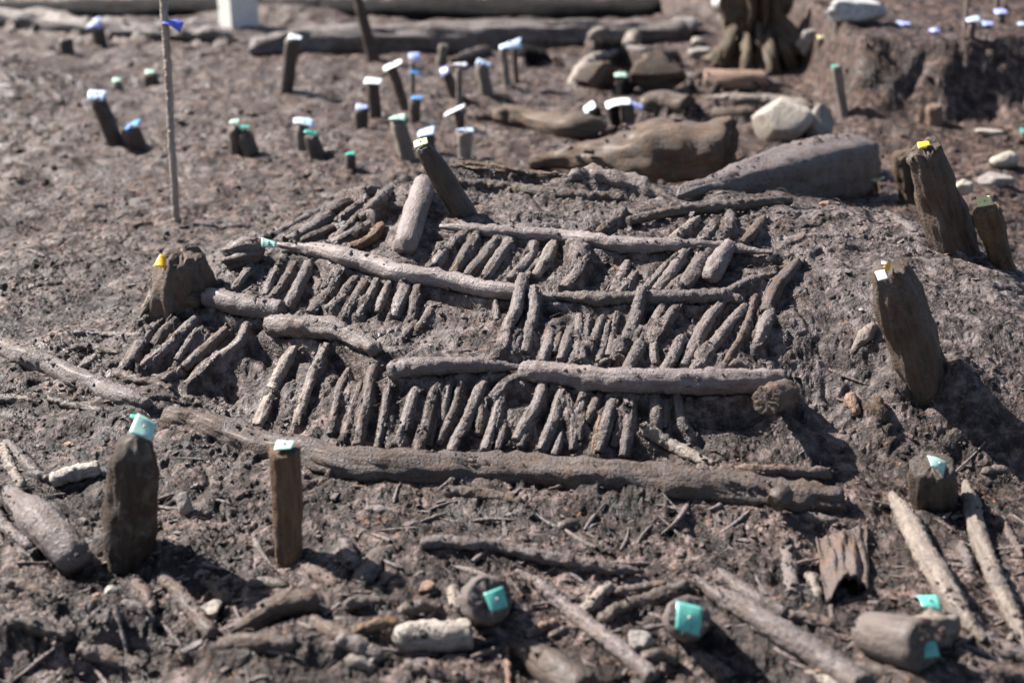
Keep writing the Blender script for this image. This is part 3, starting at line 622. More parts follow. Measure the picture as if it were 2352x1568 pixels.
# ------------------------------------------------------------------ sill logs and wood around the front
log('sill_log', 'long muddy sill log lying along the foot of the lowest row', 'log', '.',
    [(365,958),(480,985),(620,1025),(800,1068),(1000,1083),(1200,1088),(1400,1098),(1600,1115),(1800,1140),(1935,1150)], [50,68,76,84,88,90,88,84,80,74], 'caked', lift=.0, ends=('round','cut'), lump=.14, groove=.10, crumb=.006, wob=.5, fill=.3, reach=2.4, seg=32, res=.014, knots=2)
log('sill_log', 'muddy log slanting in from the left edge towards the tagged post', 'log', 'S',
    [(-120,310),(80,345),(250,420),(520,540),(900,690),(1200,800),(1390,860)], [170,200,215,215,205,180,120], 'caked2', lift=.22, ends=('cut','round'), lump=.07, wob=.3, seg=26)
log('branch', 'pale crooked branch over the right half of the sill log', 'branch', 'E', [(2060,1350),(2120,1400),(2250,1480),(2400,1560),(2560,1620)], [80,90,90,85,80], 'tan', lift=1.2, ends=('round','taper'), fill=-.3, lump=.12, raise_=[.02,.015,.01,.01,.01])
log('branch', 'short brown log on the back edge of the sill log, far right', 'branch', 'I', [(90,95),(300,110),(560,110),(1010,130)], [75,85,90,90], 'caked', lift=.9, ends=('round','cut'))
log('branch', 'dark round knot hole branch on the sill log near its right end', 'branch', 'I', [(720,250),(670,290),(630,330)], [130,150,130], 'brown', lift=1.0, ends=('round','cut'), fill=None, raise_=[.02,.02,.02])
log('stick', 'thin pale stick lying level on the mud left of the mound', 'stick', 'S', [(640,195),(950,205),(1290,215)], [50,56,46], 'caked2', lift=.6, group='loose sticks on the mud')
log('stick', 'thick dark stick lying below the thin pale level stick', 'stick', 'S', [(640,330),(850,330),(1110,380)], [70,90,60], 'caked', lift=.6, group='loose sticks on the mud')
log('stick', 'stubby peg poking out behind the left sill log', 'stick', 'S', [(870,420),(800,480),(720,540)], [80,76,70], 'caked2', lift=1.2, ends=('cut','round'), group='loose sticks on the mud')
log('stick', 'lumpy broken branch between left sill log and left fan', 'stick', 'S', [(1060,560),(1300,640),(1600,710)], [100,110,60], 'caked', lift=.6, lump=.25, group='loose sticks on the mud')
log('stick', 'dark rotten branch in the hollow under the left sill log', 'stick', 'S', [(430,800),(640,850),(950,920)], [60,90,70], 'brown', lift=.5, lump=.25, group='loose sticks on the mud')
log('stick', 'pale mud-coated stick at the left edge below the sill log', 'stick', 'S', [(-80,790),(120,800),(300,815)], [80,80,60], 'caked2', lift=.5, group='loose sticks on the mud')

# foreground, left
log('log', 'big pale-smeared log at the left edge, running towards the left tagged post', 'log', 'G', [(60,250),(230,420),(400,580),(560,760)], [210,260,270,230], 'caked2', lift=.5, ends=('taper','round'), lump=.07, fill=-.1, seg=28, group='logs lying in the front')
log('log', 'short sunlit round log just left of the left tagged post', 'log', 'G', [(340,180),(500,130),(680,90)], [90,115,110], 'birch', lift=.8, ends=('round','cut'), fill=-.1, group='logs lying in the front')
log('stick', 'forked pale root at the left edge above the big pale-smeared log', 'root', 'S', [(20,1230),(70,1360),(130,1480),(200,1600)], [80,90,90,80], 'tan', lift=.7, group='pale roots at the left edge')
log('stick', 'dark-backed root curving right from the left edge root', 'root', 'S', [(60,1200),(200,1330),(330,1480),(480,1540)], [90,110,110,80], 'caked2', lift=.7, group='pale roots at the left edge')
log('stick', 'pale stick at the far left edge beside the big log', 'stick', 'G', [(-80,300),(20,480),(220,640)], [80,90,60], 'caked2', lift=.6, group='loose sticks in the front')
log('stick', 'dark smooth stick at the bottom left edge', 'stick', 'G', [(-60,880),(150,900),(400,1010)], [70,80,60], 'caked', lift=.6, group='loose sticks in the front')
log('stick', 'dark stick running down from the foot of the left tagged post', 'stick', 'G', [(1110,830),(1280,1010),(1470,1250)], [90,95,95], 'caked', lift=.7, group='loose sticks in the front')
log('stick', 'short curved dark stick right of the left tagged post foot', 'stick', 'G', [(1340,820),(1460,880),(1580,1010)], [80,105,90], 'caked', lift=.7, group='loose sticks in the front')
log('log', 'fat tapered log pointing down-left in the bottom left', 'log', 'G', [(1540,1240),(1750,1130),(1950,1030),(2200,1000)], [70,150,180,150], 'post', lift=.75, ends=('point','round'), fill=-.1, lump=.07, group='logs lying in the front')
log('log', 'dark muddy log directly under the fat tapered log', 'log', 'G', [(1500,1310),(1720,1290),(2050,1300)], [110,140,130], 'caked', lift=.5, lump=.15, group='logs lying in the front')
log('stick', 'smooth grey stick right of the fat tapered log', 'stick', 'G', [(2130,1140),(2350,1240),(2500,1320)], [90,95,70], 'caked', lift=.5, group='loose sticks in the front')
blob('stone', 'upright pale pebble between the two left front posts', 'stone', 'G', (1275,335), 105, 160, 'greystone', .8, .15, sink=.3)
blob('wood_chunk', 'pale broken wood chunk near the bottom left sticks', 'wood chunk', 'G', (1440,1070), 170, 105, 'pale', .7, .2, sharp=.3)
blob('stone', 'small white pebble left of the dark front sticks', 'stone', 'G', (765,930), 85, 66, 'pale', .9, .2)
blob('stone', 'small tan pebble at the bottom left', 'stone', 'G', (235,1110), 56, 50, 'pale', .9, .2)
# foreground, middle
log('stick', 'bark-covered stub standing up between front left posts', 'stick', 'H', [(20,600),(55,690),(85,780)], [80,84,90], 'caked2', lift=.9, ends=('cut','round'), group='loose sticks in the front')
log('stick', 'long crooked stick lying across the front centre', 'stick', 'H', [(540,595),(700,600),(870,610),(1080,620),(1300,680),(1550,730),(1830,780),(2080,790)], [74,74,78,70,84,80,78,50], 'caked2', lift=1.25, ends=('round','taper'), fill=-.2, group='loose sticks in the front', wob=.6, knots=3)
log('log', 'pale birch log with a broken end at the bottom centre', 'log', 'H', [(345,1270),(560,1250),(740,1250),(890,1235)], [150,200,210,200], 'birch', lift=.8, ends=('round','cut'), fill=-.1, lump=.05, group='logs lying in the front', seg=28)
log('stick', 'long straight stick slanting down to the bottom edge right of the centre stub', 'stick', 'H', [(1205,790),(1380,900),(1570,1060),(1850,1280),(2140,1520)], [60,84,92,100,100], 'caked2', lift=1.0, ends=('taper','cut'), fill=-.3, group='loose sticks in the front', knots=2)
log('stick', 'short sunlit tan stick end in the front centre', 'stick', 'H', [(1650,1085),(1740,1000),(1860,900)], [70,84,74], 'tan', lift=1.0, group='loose sticks in the front')
log('stick', 'slim brown stick behind the short sunlit tan stick end', 'stick', 'H', [(1860,950),(2050,920),(2250,880)], [60,66,50], 'caked', lift=.9, group='loose sticks in the front')
log('stick', 'dark brown stick rising right toward the middle green-tagged stub', 'stick', 'H', [(1770,1150),(1900,1060),(2100,990),(2400,880)], [70,84,80,66], 'brown', lift=1.0, group='loose sticks in the front')
log('stick', 'dark stick with orange wood at its tip, left of the birch log', 'stick', 'H', [(70,1215),(240,1170),(400,1150)], [60,80,80], 'split', lift=.8, group='loose sticks in the front')
log('stick', 'black stick behind the birch log', 'stick', 'H', [(390,1100),(540,1040),(700,1050)], [90,110,70], 'brown', lift=.6, group='loose sticks in the front')
log('stick', 'short dark stick below the long straight slanting stick', 'stick', 'H', [(1260,1240),(1370,1190),(1490,1140)], [50,64,54], 'rust', lift=.8, group='loose sticks in the front')
log('log', 'broad dark log entering at the bottom edge, centre', 'log', 'H', [(1170,1270),(1320,1370),(1500,1500),(1680,1620)], [170,250,260,260], 'brown', lift=.7, ends=('taper','cut'), fill=-.1, lump=.06, group='logs lying in the front', seg=28)
log('stick', 'thin upright twig at the bottom edge below the centre stub', 'twig', 'H', [(1142,1310),(1145,1430),(1155,1600)], [26,32,36], 'rust', lift=1.6, fill=None)
log('stick', 'short pale upright stub hugging the left of the centre stub', 'stick', 'H', [(765,900),(780,1000),(800,1090)], [80,84,70], 'tan', lift=1.0, group='loose sticks in the front')
log('stick', 'dark broad bark strip on the mud left of the long crooked stick', 'bark', 'H', [(330,640),(230,720),(130,880)], [120,150,130], 'caked', lift=.1, flat=.5, group='loose sticks in the front')
log('stick', 'pale wood fragment in the lower left of the front centre', 'stick', 'H', [(20,1400),(130,1430),(240,1460)], [60,80,50], 'tan', lift=.7, group='loose sticks in the front')
blob('wood_chunk', 'orange-brown crumbly wood lump beside the centre stub', 'wood chunk', 'H', (590,905), 110, 80, 'rust', .8, .3)
blob('mud_lump', 'pale rounded mud lump left of the middle green-tagged stub', 'mud lump', 'H', (2060,1270), 190, 150, 'greystone', .8, .25)
# foreground, right
log('pole', 'long peeled pole slanting down to the right, nearest the right tagged stump', 'pole', 'I', [(1440,270),(1530,420),(1640,620),(1760,830),(1900,1060),(2080,1270)], [120,150,155,160,165,150], 'tan', lift=.8, ends=('taper','taper'), fill=-.2, lump=.06, group='peeled poles in the front right')
log('pole', 'slimmer peeled pole beside the right edge, below the tagged stump', 'pole', 'I', [(1950,190),(1990,350),(2040,560),(2130,800),(2250,1060),(2380,1330)], [110,120,125,120,115,110], 'tan', lift=.8, ends=('taper','taper'), fill=-.2, lump=.06, group='peeled poles in the front right')
log('pole', 'long grey pole running from the front stub to the bottom right', 'pole', 'I', [(90,850),(250,960),(430,1050),(640,1190),(860,1330),(1080,1480),(1250,1600)], [110,130,140,150,160,170,175], 'caked2', lift=.9, ends=('taper','cut'), fill=-.2, lump=.06, group='peeled poles in the front right', seg=26)
log('stick', 'short grey stick parallel above the long grey pole', 'stick', 'I', [(240,800),(420,930),(560,1020),(720,1110)], [70,96,96,80], 'caked2', lift=.8, group='loose sticks in the front')
log('stick', 'flat upright slat left of the bark slab', 'stick', 'I', [(715,640),(735,780),(755,950)], [84,90,80], 'caked2', lift=.7, ends=('cut','cut'), flat=.4, group='loose sticks in the front')
log('stick', 'narrow slat between the flat slat and the bark slab', 'stick', 'I', [(880,820),(905,900),(935,980)], [64,70,60], 'tan', lift=.6, group='loose sticks in the front')
log('stick', 'pale stick lying in the bottom right corner', 'stick', 'I', [(2060,1240),(2220,1330),(2420,1400)], [80,96,90], 'caked2', lift=.8, group='loose sticks in the front')
log('stick', 'lower dark stick lying in the bottom right corner', 'stick', 'I', [(1960,1420),(2150,1490),(2400,1540)], [90,100,90], 'caked', lift=.6, group='loose sticks in the front')
log('stick', 'pale splinter along the lower side of the long grey pole', 'stick', 'I', [(820,1490),(1000,1560),(1100,1620)], [60,90,80], 'tan', lift=.8, group='loose sticks in the front')
log('stick', 'grey fallen slat lying behind the bark slab', 'stick', 'I', [(830,420),(960,450),(1080,470)], [70,90,50], 'caked2', lift=.6, group='loose sticks in the front')

DEB = [
 ('thin dark stick crossing under the left tagged post foot', 'G', [(900,860),(1000,960),(1050,1080)], [50,60,40], 'caked'),
 ('pale splinter between the dark stick and the white pebble', 'G', [(830,1010),(960,1060),(1060,1150)], [44,50,30], 'caked2'),
 ('broken brown stick low in the bottom left corner', 'G', [(60,1120),(260,1180),(500,1260)], [60,80,50], 'brown'),
 ('crooked grey stick along the bottom edge, left', 'G', [(520,1330),(760,1390),(1000,1480)], [60,80,60], 'caked'),
 ('thin pale twig pointing up toward the fat tapered log', 'G', [(1230,1380),(1380,1300),(1480,1210)], [36,44,26], 'caked2'),
 ('half-buried stick between the slim square post and the bark stub', 'G', [(2080,780),(2200,830),(2330,900)], [50,64,44], 'caked'),
 ('short dark stick below the slim square post', 'G', [(1700,900),(1840,880),(1980,900)], [44,56,40], 'brown'),
 ('half-buried dark stick left of the birch log', 'H', [(10,1050),(140,1010),(300,1010)], [50,60,44], 'brown'),
 ('muddy stick crossing the bottom edge left of the upright twig', 'H', [(420,1440),(640,1480),(860,1560)], [60,80,60], 'caked'),
 ('grey stick from the birch log toward the bottom left', 'H', [(-40,1260),(120,1320),(300,1400)], [66,80,50], 'caked2'),
 ('thin brown twig crossing the long straight slanting stick', 'H', [(1420,1250),(1650,1180),(1850,1150)], [34,40,28], 'brown'),
 ('dark short stick under the middle tagged stub', 'H', [(2050,1400),(2200,1380),(2330,1420)], [60,76,50], 'brown'),
 ('half-buried pale stick at the bottom edge right of the slanting stick', 'I', [(60,1380),(200,1440),(330,1530)], [60,70,50], 'caked2'),
 ('brown stick lying below the arched bark slab', 'I', [(700,1110),(880,1130),(1060,1180)], [50,60,40], 'caked'),
 ('pale knotty twig between the two peeled poles', 'I', [(1900,600),(1960,720),(1980,860)], [34,44,30], 'caked2'),
 ('thin twig right of the slimmer peeled pole', 'I', [(2190,420),(2260,560),(2340,700)], [30,36,26], 'caked'),
 ('dark stick under the fat smooth grey log', 'I', [(1180,1450),(1400,1500),(1650,1560)], [56,70,50], 'brown'),
 ('short muddy stick right of the right tagged stump', 'I', [(2050,120),(2180,100),(2300,130)], [36,44,30], 'caked'),
 ('rough muddy stick half sunk before the sill log', 'H', [(700,250),(980,270),(1250,330)], [50,64,40], 'caked'),
 ('dark splinter lying in front of the sill log, right of centre', 'H', [(1480,500),(1560,480),(1640,470)], [40,50,30], 'brown'),
 ('small pale stick in front of the sill log, left of centre', 'H', [(160,370),(260,375),(400,400)], [40,46,30], 'caked2'),
]
for lb, k, pts, wd, mt in DEB: log('stick', lb, 'stick', k, pts, [q*1.45 for q in wd], mt, lift=.5, lump=.12, group='half buried sticks in the front')

# curved bark slab with an arched hollow beneath its lower edge
def bark_slab():
    cols, rows_ = 26, 22; V = []; pts = []
    q0, t0 = cast(*zc('I', 1150, 800)); mp = t0/FPX*.334
    for j in range(rows_):
        for i in range(cols):
            u = i/(cols-1); v = j/(rows_-1)
            xt = 920+u*350; xb = 990+u*300
            yt = 570-u*95; yb = 985-130*math.sin(math.pi*min(1, max(0, (u-.1)/.85)))**.7*1.0+(-60*u)
            X = xt*(1-v)+xb*v; Y = yt*(1-v)+yb*v
            X += 14*p2(v*5, 0*v, 3+int(u > .5)) if (i in (0, cols-1)) else 0
            px, py = zc('I', X, Y)
            arch = math.sin(math.pi*u)
            lift = .012+.026*arch*(.25+.75*v)
            q, t = cast(px, py, lift); q = q+np.array([0, 0, .016*float(p2(u*7, v*2.5, 9))+.006*float(p2(u*18, v*3, 9))+.004*float(p2(u*30, v*20, 10))])
            pts.append(q)
    P = np.array(pts); nrm = np.array([0, -.35, .93]); V = np.vstack([P, P-nrm*.014]); K = cols*rows_
    idx = np.arange(K).reshape(rows_, cols)
    f = np.stack([idx[:-1, :-1], idx[1:, :-1], idx[1:, 1:], idx[:-1, 1:]], -1).reshape(-1, 4); g = f[:, ::-1]+K
    rim = np.concatenate([idx[0, :], idx[1:, -1], idx[-1, -2::-1], idx[-2:0:-1, 0]]); r2 = np.roll(rim, -1)
    side = np.stack([rim, r2, r2+K, rim+K], -1)
    G = V*np.array([1, .12, 1])
    o = link('bark_slab', mesh_from('bark_slab', V-q0, np.vstack([f, g, side]), M['caked'], G), None, tuple(q0))
    tag_obj(o, 'curved slab of bark with an arched lower edge, front right', 'bark slab')
bark_slab()

# ------------------------------------------------------------------ front posts
post('thick mud-splashed post at the left front with a mint label on its tip', 'S', (1180,2230), (1250,1120), [420,450,460,430,300], 'splashed', lean=-.02, ends=('cut','round'), mids=None, lump=.10, groove=.08, seg=40,
     tags=[(1325,1055,225,215,'mint',dict(fwd=.03,roll=28,curl=.15,ratio=1.0)), (1225,950,60,40,'green',dict(fwd=.0,pin=False,ratio=.8))])
post('slim square-topped brown post standing left of centre with a mint label', '.', (664,1275), (655,1033), [66,68,70,70], 'split', lean=-.02, lump=.04, groove=.09, crumb=.001,
     tags=[(653,1020,44,26,'mint',dict(roll=0,curl=.05,ratio=.95))])
post('short fat stub at bottom centre facing the camera, mint label on its cut end', 'H', (975,1010), (1022,985), [340,330,310], 'caked2', lean=-.15, ends=('round','cut'), lump=.03, groove=.03, seg=40,
     tags=[(1070,990,150,190,'teal',dict(fwd=.035,roll=25,curl=.1,ratio=1.0,yaw=40))])
post('smooth stub in the front right of centre facing the camera, bright teal label', '.', (1572,1425), (1584,1416), [102,100,96], 'caked2', lean=-.15, ends=('round','cut'), lump=.03, groove=.03, seg=40,
     tags=[(1583,1418,66,84,'teal',dict(fwd=.03,roll=18,curl=.15,ratio=1.1,yaw=0))])
post('squat dark tapering stump at the right front with a mint label draped on top', 'I', (1720,320), (1715,75), [320,320,310,260], 'brown', lean=-.05, ends=('cut','cut'), seg=36, lump=.06, groove=.1,
     tags=[(1765,60,150,120,'mint',dict(fwd=.02,roll=32,curl=.25,ratio=.9))])
def big_end():
    o = log('log', 'fat smooth grey log at the bottom right with two teal labels on its cut end', 'log', 'I', [(1200,1190),(1400,1250),(1660,1310)], [250,330,360], 'smoothgrey', lift=.75, near=[0,.02,.06], ends=('round','cut'), fill=-.2, lump=.01, groove=.01, crumb=0, seg=32)
    for (x, y, w_, h_, r_) in ((1690,1090,150,120,5), (1660,1330,120,150,-8)):
        q, t = cast(*zc('I', x, y), .05); q = q+np.array([0, -.03, .02]) if y > 1200 else q+np.array([0, 0, .03])
        add_tag(o, q, w_*.334, h_*.334, t, 'teal', roll=r_, curl=.2, ratio=1.0)
    log('wood_chunk', 'splintered tan wood burst at the cut end of the fat smooth log', 'wood chunk', 'I', [(1560,1180),(1700,1200),(1830,1200),(1900,1240)], [150,200,180,110], 'tan', lift=1.1, lump=.4, groove=.3, fill=None, raise_=[.02,.02,.0,0])
big_end()

# ------------------------------------------------------------------ posts on and round the mound
post('big leaning brown post on the crest with a cream label on its tip', 'B', (860,1500), (565,1010), [175,170,165,150,110], 'brown', lean=-.02, lump=.03, groove=.03, crumb=.0008, crack=.02, seg=48,
     tags=[(545,975,105,60,'yellow',dict(roll=-18,curl=.1,ratio=.8))])
post('leaning cracked brown post on the right slope with an orange and white label', 'F', (1665,1040), (1425,290), [280,325,340,320,250], 'post', lean=-.05, ends=('cut','broken'), lump=.07, groove=.08, seg=48,
     tags=[(1370,325,75,85,'whitetag',dict(fwd=.04,roll=-14,curl=.08,ratio=1.1,pin=False)), (1415,265,46,56,'orange',dict(fwd=.03,roll=40,curl=.3,ratio=1.1,pin=False)), (1388,240,36,22,'whitetag',dict(fwd=.03,pin=False,ratio=.8))])
post('thickest leaning post at the far right crest, split top, orange-yellow label', 'T', (1730,880), (1425,-20), [390,380,370,350,320], 'post', lean=-.02, ends=('cut','broken'), lump=.09, groove=.09, seg=48,
     tags=[(1428,-78,115,60,'orange',dict(fwd=.02,roll=-14,curl=.15,ratio=.8,pin=False))])
post('broken side stem with rotten top, left of the thickest leaning post', 'T', (1340,470), (1285,20), [210,235,270,250], 'rotten', lean=-.05, ends=('cut','broken'), lump=.16, groove=.2, tags=[], name='split_stem', cat='stem', group=None)
post('dark slender post behind the right mound with a cream-yellow label', 'T', (2165,1060), (2010,520), [200,225,240,230], 'split', lean=-.02, lump=.07, groove=.12,
     tags=[(1990,450,145,125,'yellow',dict(fwd=.02,roll=-8,curl=.06,ratio=.7))])
post('wide dark stump left of the mound with a crumpled orange label', 'D', (1260,460), (1255,195), [430,410,370,280], 'post', lean=.0, ends=('cut','broken'), lump=.12, groove=.08, seg=48,
     tags=[(1122,232,96,90,'orange',dict(fwd=.05,roll=30,curl=.5,ratio=1.0,pin=False))], name='wooden_stump', cat='stump')
post('tiny reddish stick on the crest beside the big grey beam, curved yellow label', 'C', (1340,1330), (1332,1262), [24,22], 'split', tags=[(1332,1236,118,30,'yellow',dict(curl=-.35,ratio=.6,pin=False))], name='peg', cat='peg', sink=.05)

# rope-like rod
def rod():
    B, t = cast(405, 512); pts = []
    for (px, py) in ((405,512),(401,440),(395,340),(390,250),(386,160),(380,80),(376,0),(372,-110)):
        d = ray(px, py); tt = (B[1])/d[1]; pts.append(np.array([0, 0, CAM_H])+d*tt)
    rad = [.0125*1.05, .013, .0125, .0125, .013, .0135, .0135, .013]
    V, F, G, C_, rr = tube_arrays(pts, rad, seed=5, lump=.12, groove=.05, crumb=.001, ends=('cut', 'cut'), seg=14, res=.01, wob=.3)
    o = link('marker_rod', mesh_from('marker_rod', V-B, F, M['palerod'], G), None, tuple(B))
    tag_obj(o, 'tall thin twisted rod standing in the mud on the left with violet tape', 'rod')
    # the twist: a second strand wound round it
    s = np.linspace(0, 1, 260); cc = catmull(pts, 260); ph = s*2*np.pi*34+2.2*p2(s*14, s*0, 3)+1.5*p2(s*41, s*0, 4)
    hx = cc+np.stack([np.cos(ph)*.0118, np.sin(ph)*.0118, 0*s], 1)
    V, F, G, _, _ = tube_arrays(hx[::1], [.0035]*6, seed=8, lump=.05, groove=0, crumb=0, ends=('cut', 'cut'), seg=6, res=.004)
    k = 260; th = np.linspace(0, 2*np.pi, 6, endpoint=False)
    T = np.gradient(hx, axis=0); T /= np.linalg.norm(T, axis=1)[:, None]; Nn = np.cross(T, [0, 0, 1.]); Nn /= np.linalg.norm(Nn, axis=1)[:, None]; Bb = np.cross(T, Nn)
    V = (hx[:, None]+.0030*(np.cos(th)[None, :, None]*Nn[:, None]+np.sin(th)[None, :, None]*Bb[:, None])).reshape(-1, 3)
    i = np.arange(k-1)[:, None]*6; j = np.arange(6)[None]; j2 = (j+1) % 6
    F = np.stack([i+j, i+j2, i+6+j2, i+6+j], -1).reshape(-1, 4)
    link('twisted_cord', mesh_from('twisted_cord', V-B, F, M['palerod'], V*.5), o)
    d = ray(400, 50); tt = B[1]/d[1]; wc = np.array([0, -.015, CAM_H])+d*tt
    add_tag(o, wc, 46, 26, tt, 'violet', roll=18, curl=.3, ratio=.7, name='tape', pin=False)
rod()

# ------------------------------------------------------------------ posts at the back left and centre
bgp = dict(seg=16, res=.02)
post('leaning dark post at the left with a pointed pale blue label', 'A', (800,990), (665,670), [110,112,108], 'post', tags=[(665,640,125,115,'paleblue',dict(roll=4,curl=.3,ratio=1.1))], **bgp)
post('short dark stub leaning on the left leaning post, bright blue label', 'A', (930,1000), (890,890), [130,150,120], 'post', tags=[(895,865,150,70,'blue',dict(roll=-32,curl=.15,ratio=.7))], **bgp)
post('dark post at the back left with a crumpled white and blue label', 'A', (690,300), (675,190), [100,90], 'brown', tags=[(635,155,110,80,'lilac',dict(roll=-20,curl=.4,ratio=.9))], **bgp)
post('bare dark stub at the back left without a label', 'A', (462,378), (450,265), [105,90], 'brown', group=None, name='wooden_stump', cat='stump', **bgp)
post('tiny stub with a round greenish white label, left of the rod', 'A', (810,610), (803,565), [70,66], 'tan', tags=[(800,545,56,36,'palegreen',dict(ratio=.9))], **bgp)
post('low brown stub with a greenish white label, right beside the rod', 'A', (1035,565), (1030,505), [110,100], 'post', tags=[(1030,490,66,36,'palegreen',dict(ratio=.8))], **bgp)
post('tall dark bark post at the back with a small white label', 'A', (1965,640), (2010,275), [92,95,105], 'brown', tags=[(2030,252,100,50,'whitetag',dict(roll=8,curl=.1))], **bgp)
post('split dark stub, left half, white-green label', 'A', (1630,1060), (1615,860), [90,80], 'brown', tags=[(1610,832,66,46,'palegreen',dict(ratio=.9))], ends=('cut','round'), lump=.15, **bgp)
post('split dark stub, broad right half, green label', 'A', (1720,1070), (1680,885), [120,110,90], 'brown', tags=[(1680,865,90,26,'green',dict(ratio=.5))], ends=('cut','round'), lump=.12, **bgp)
post('thin brown post with a pale blue label behind a green-labelled stub', 'A', (2085,1040), (2075,870), [90,90], 'tan', tags=[(2088,830,150,72,'paleblue',dict(roll=10,curl=.15))], **bgp)
post('dark stub with a small green label in front of a pale blue label', 'A', (2180,1080), (2140,930), [115,110,95], 'brown', tags=[(2140,905,90,46,'green',dict(roll=16,curl=.2,ratio=.7))], **bgp)
post('small stub with a bright green label, alone left of the crest', 'B', (65,1160), (60,1070), [80,70], 'post', tags=[(60,1052,72,26,'green',dict(roll=-8,ratio=.6))], **bgp)
post('post with a wide square white label, leftmost of the centre cluster', 'B', (240,810), (215,580), [90,95], 'post', tags=[(220,555,128,66,'whitetag',dict(roll=4,ratio=.8,curl=.06))], **bgp)
post('low post with a crumpled lilac-white label in front of the white label', 'B', (140,885), (140,750), [98,92], 'post', tags=[(142,722,86,60,'lilac',dict(curl=.4,ratio=1))], **bgp)
post('slim post leaning left with an oval white label tilted up right', 'B', (450,770), (350,470), [66,72], 'post', tags=[(352,442,150,58,'whitetag',dict(roll=-24,curl=.08,ratio=.6))], **bgp)
post('thin upright stick with a triangular sky-blue label', 'B', (490,640), (490,420), [36,38], 'tan', tags=[(502,385,84,80,'lilac',dict(roll=8,curl=.2,ratio=1)), (508,495,76,34,'blue',dict(roll=12,ratio=.7,pin=False,fwd=.03))], **bgp)
post('short post with a flat dark blue label in the centre cluster', 'B', (505,850), (505,690), [80,80], 'post', tags=[(520,668,86,28,'blue',dict(ratio=.7))], **bgp)
post('dark post leaning left with a folded violet-blue label', 'B', (790,670), (725,505), [72,80], 'brown', tags=[(703,480,60,92,'lilac',dict(roll=-30,curl=.5,ratio=1.6,pin=False))], **bgp)
post('pale slim split post with a flat white-rimmed label', 'B', (812,710), (812,470), [44,46], 'tan', tags=[(820,438,100,28,'whitetag',dict(ratio=.5,roll=3))], **bgp)
post('pale forked post with a drooping blue-white label', 'B', (1000,650), (965,440), [100,84], 'tan', tags=[(985,425,110,56,'paleblue',dict(roll=18,curl=.25,ratio=.7))], **bgp)
post('pale slim post with a large crumpled white-blue label, rear of the centre cluster', 'B', (1140,590), (1112,325), [46,56], 'tan', tags=[(1160,292,165,72,'paleblue',dict(roll=-14,curl=.3,ratio=.7))], **bgp)
post('dark thin strut right beside the slim post with the large crumpled label', 'B', (1205,570), (1190,330), [40,40], 'post', tags=[], group=None, name='wooden_strut', cat='strut', **bgp)
post('stout light post with a green-white label, left behind the crest post', 'B', (455,1090), (390,830), [115,115,108], 'tan', tags=[(385,800,120,52,'palegreen',dict(roll=-4,curl=.2,ratio=.8))], **bgp)
post('dark post with a square ice-blue label directly behind the crest post', 'B', (600,1060), (585,940), [110,112], 'post', tags=[(582,902,125,80,'paleblue',dict(roll=-14,curl=.1,ratio=.9))], **bgp)
post('dark thin post with a long narrow pale label tilted up right', 'B', (822,890), (812,770), [62,66], 'post', tags=[(775,755,165,34,'whitetag',dict(roll=-26,curl=.05,ratio=.5))], **bgp)
post('cream bark-free post with a flat white-blue label on top', 'B', (850,1095), (850,900), [90,118], 'birch', tags=[(850,886,140,26,'paleblue',dict(ratio=.5,roll=2))], **bgp)
post('weathered stick leaning at the back, with no label, left of the dark log', 'B', (690,450), (705,310), [80,60], 'tan', lean=0, tags=[], group=None, name='wooden_strut', cat='strut', **bgp)
post('dark stub with a bright white-green label right of the centre', 'B', (1740,800), (1735,745), [120,90], 'black', tags=[(1705,735,90,80,'whitetag',dict(roll=-36,curl=.1,ratio=1))], **bgp)
post('dark stub under the widest white label, left one of the pair', 'B', (1890,880), (1875,735), [70,86], 'black', tags=[(1905,700,190,70,'whitetag',dict(roll=-10,curl=.15,ratio=.6))], **bgp)
post('brown stub under a lilac label, right one of the pair', 'B', (1975,880), (1970,725), [90,96], 'post', tags=[(2030,718,110,66,'lilac',dict(roll=18,curl=.15,ratio=.7)), (1990,862,110,40,'blue',dict(roll=-12,ratio=.6,pin=False,fwd=.05))], **bgp)
post('dark stub with a small mint-white label before the rotten wood heap', 'B', (1950,650), (1935,535), [120,90], 'black', tags=[(1922,512,92,42,'palegreen',dict(ratio=.6))], **bgp)
post('small round knob of wood beside the mint-white labelled stub', 'B', (2050,650), (2045,590), [90,84], 'post', tags=[], group=None, name='wooden_stump', cat='stump', ends=('cut','round'), **bgp)
post('tall thin leaning pole rising out of the picture at the back left', 'B', (225,420), (100,-60), [88,60], 'post', tags=[], group=None, name='leaning_pole', cat='pole', **bgp)
# ------------------------------------------------------------------ right back
post('pale slanting stake at the corner of the dug face', 'C', (1115,785), (1055,455), [62,70], 'tan', tags=[(1055,450,60,16,'green',dict(ratio=.6,pin=False))], **bgp)
post('small reddish stump on the pit floor below the dug face', 'C', (1735,835), (1728,725), [125,105], 'rust', tags=[], group=None, name='wooden_stump', cat='stump', **bgp)
post('post with a sky-blue label on the upper terrace, right', 'C', (1980,262), (1998,160), [48,50], 'post', tags=[(2000,130,100,52,'paleblue',dict(roll=-8,ratio=.7))], **bgp)
post('post with a blue label near the top right corner', 'C', (2195,170), (2190,100), [54,50], 'brown', tags=[(2190,76,90,46,'lilac',dict(roll=-4,ratio=.8))], **bgp)
post('thin pale rod on the upper terrace left of the sky-blue label', 'C', (1942,190), (1968,-60), [26,26], 'tan', tags=[], group=None, name='thin_rod', cat='rod', **bgp)
post('second thin pale rod near the top right corner', 'C', (2165,80), (2172,-60), [34,36], 'tan', tags=[], group=None, name='thin_rod', cat='rod', **bgp)
post('very low peg with a flat blue label on the upper terrace, leftmost there', 'C', (1520,175), (1520,160), [30,30], 'post', tags=[(1520,155,95,40,'lilac',dict(ratio=.9))], **bgp)
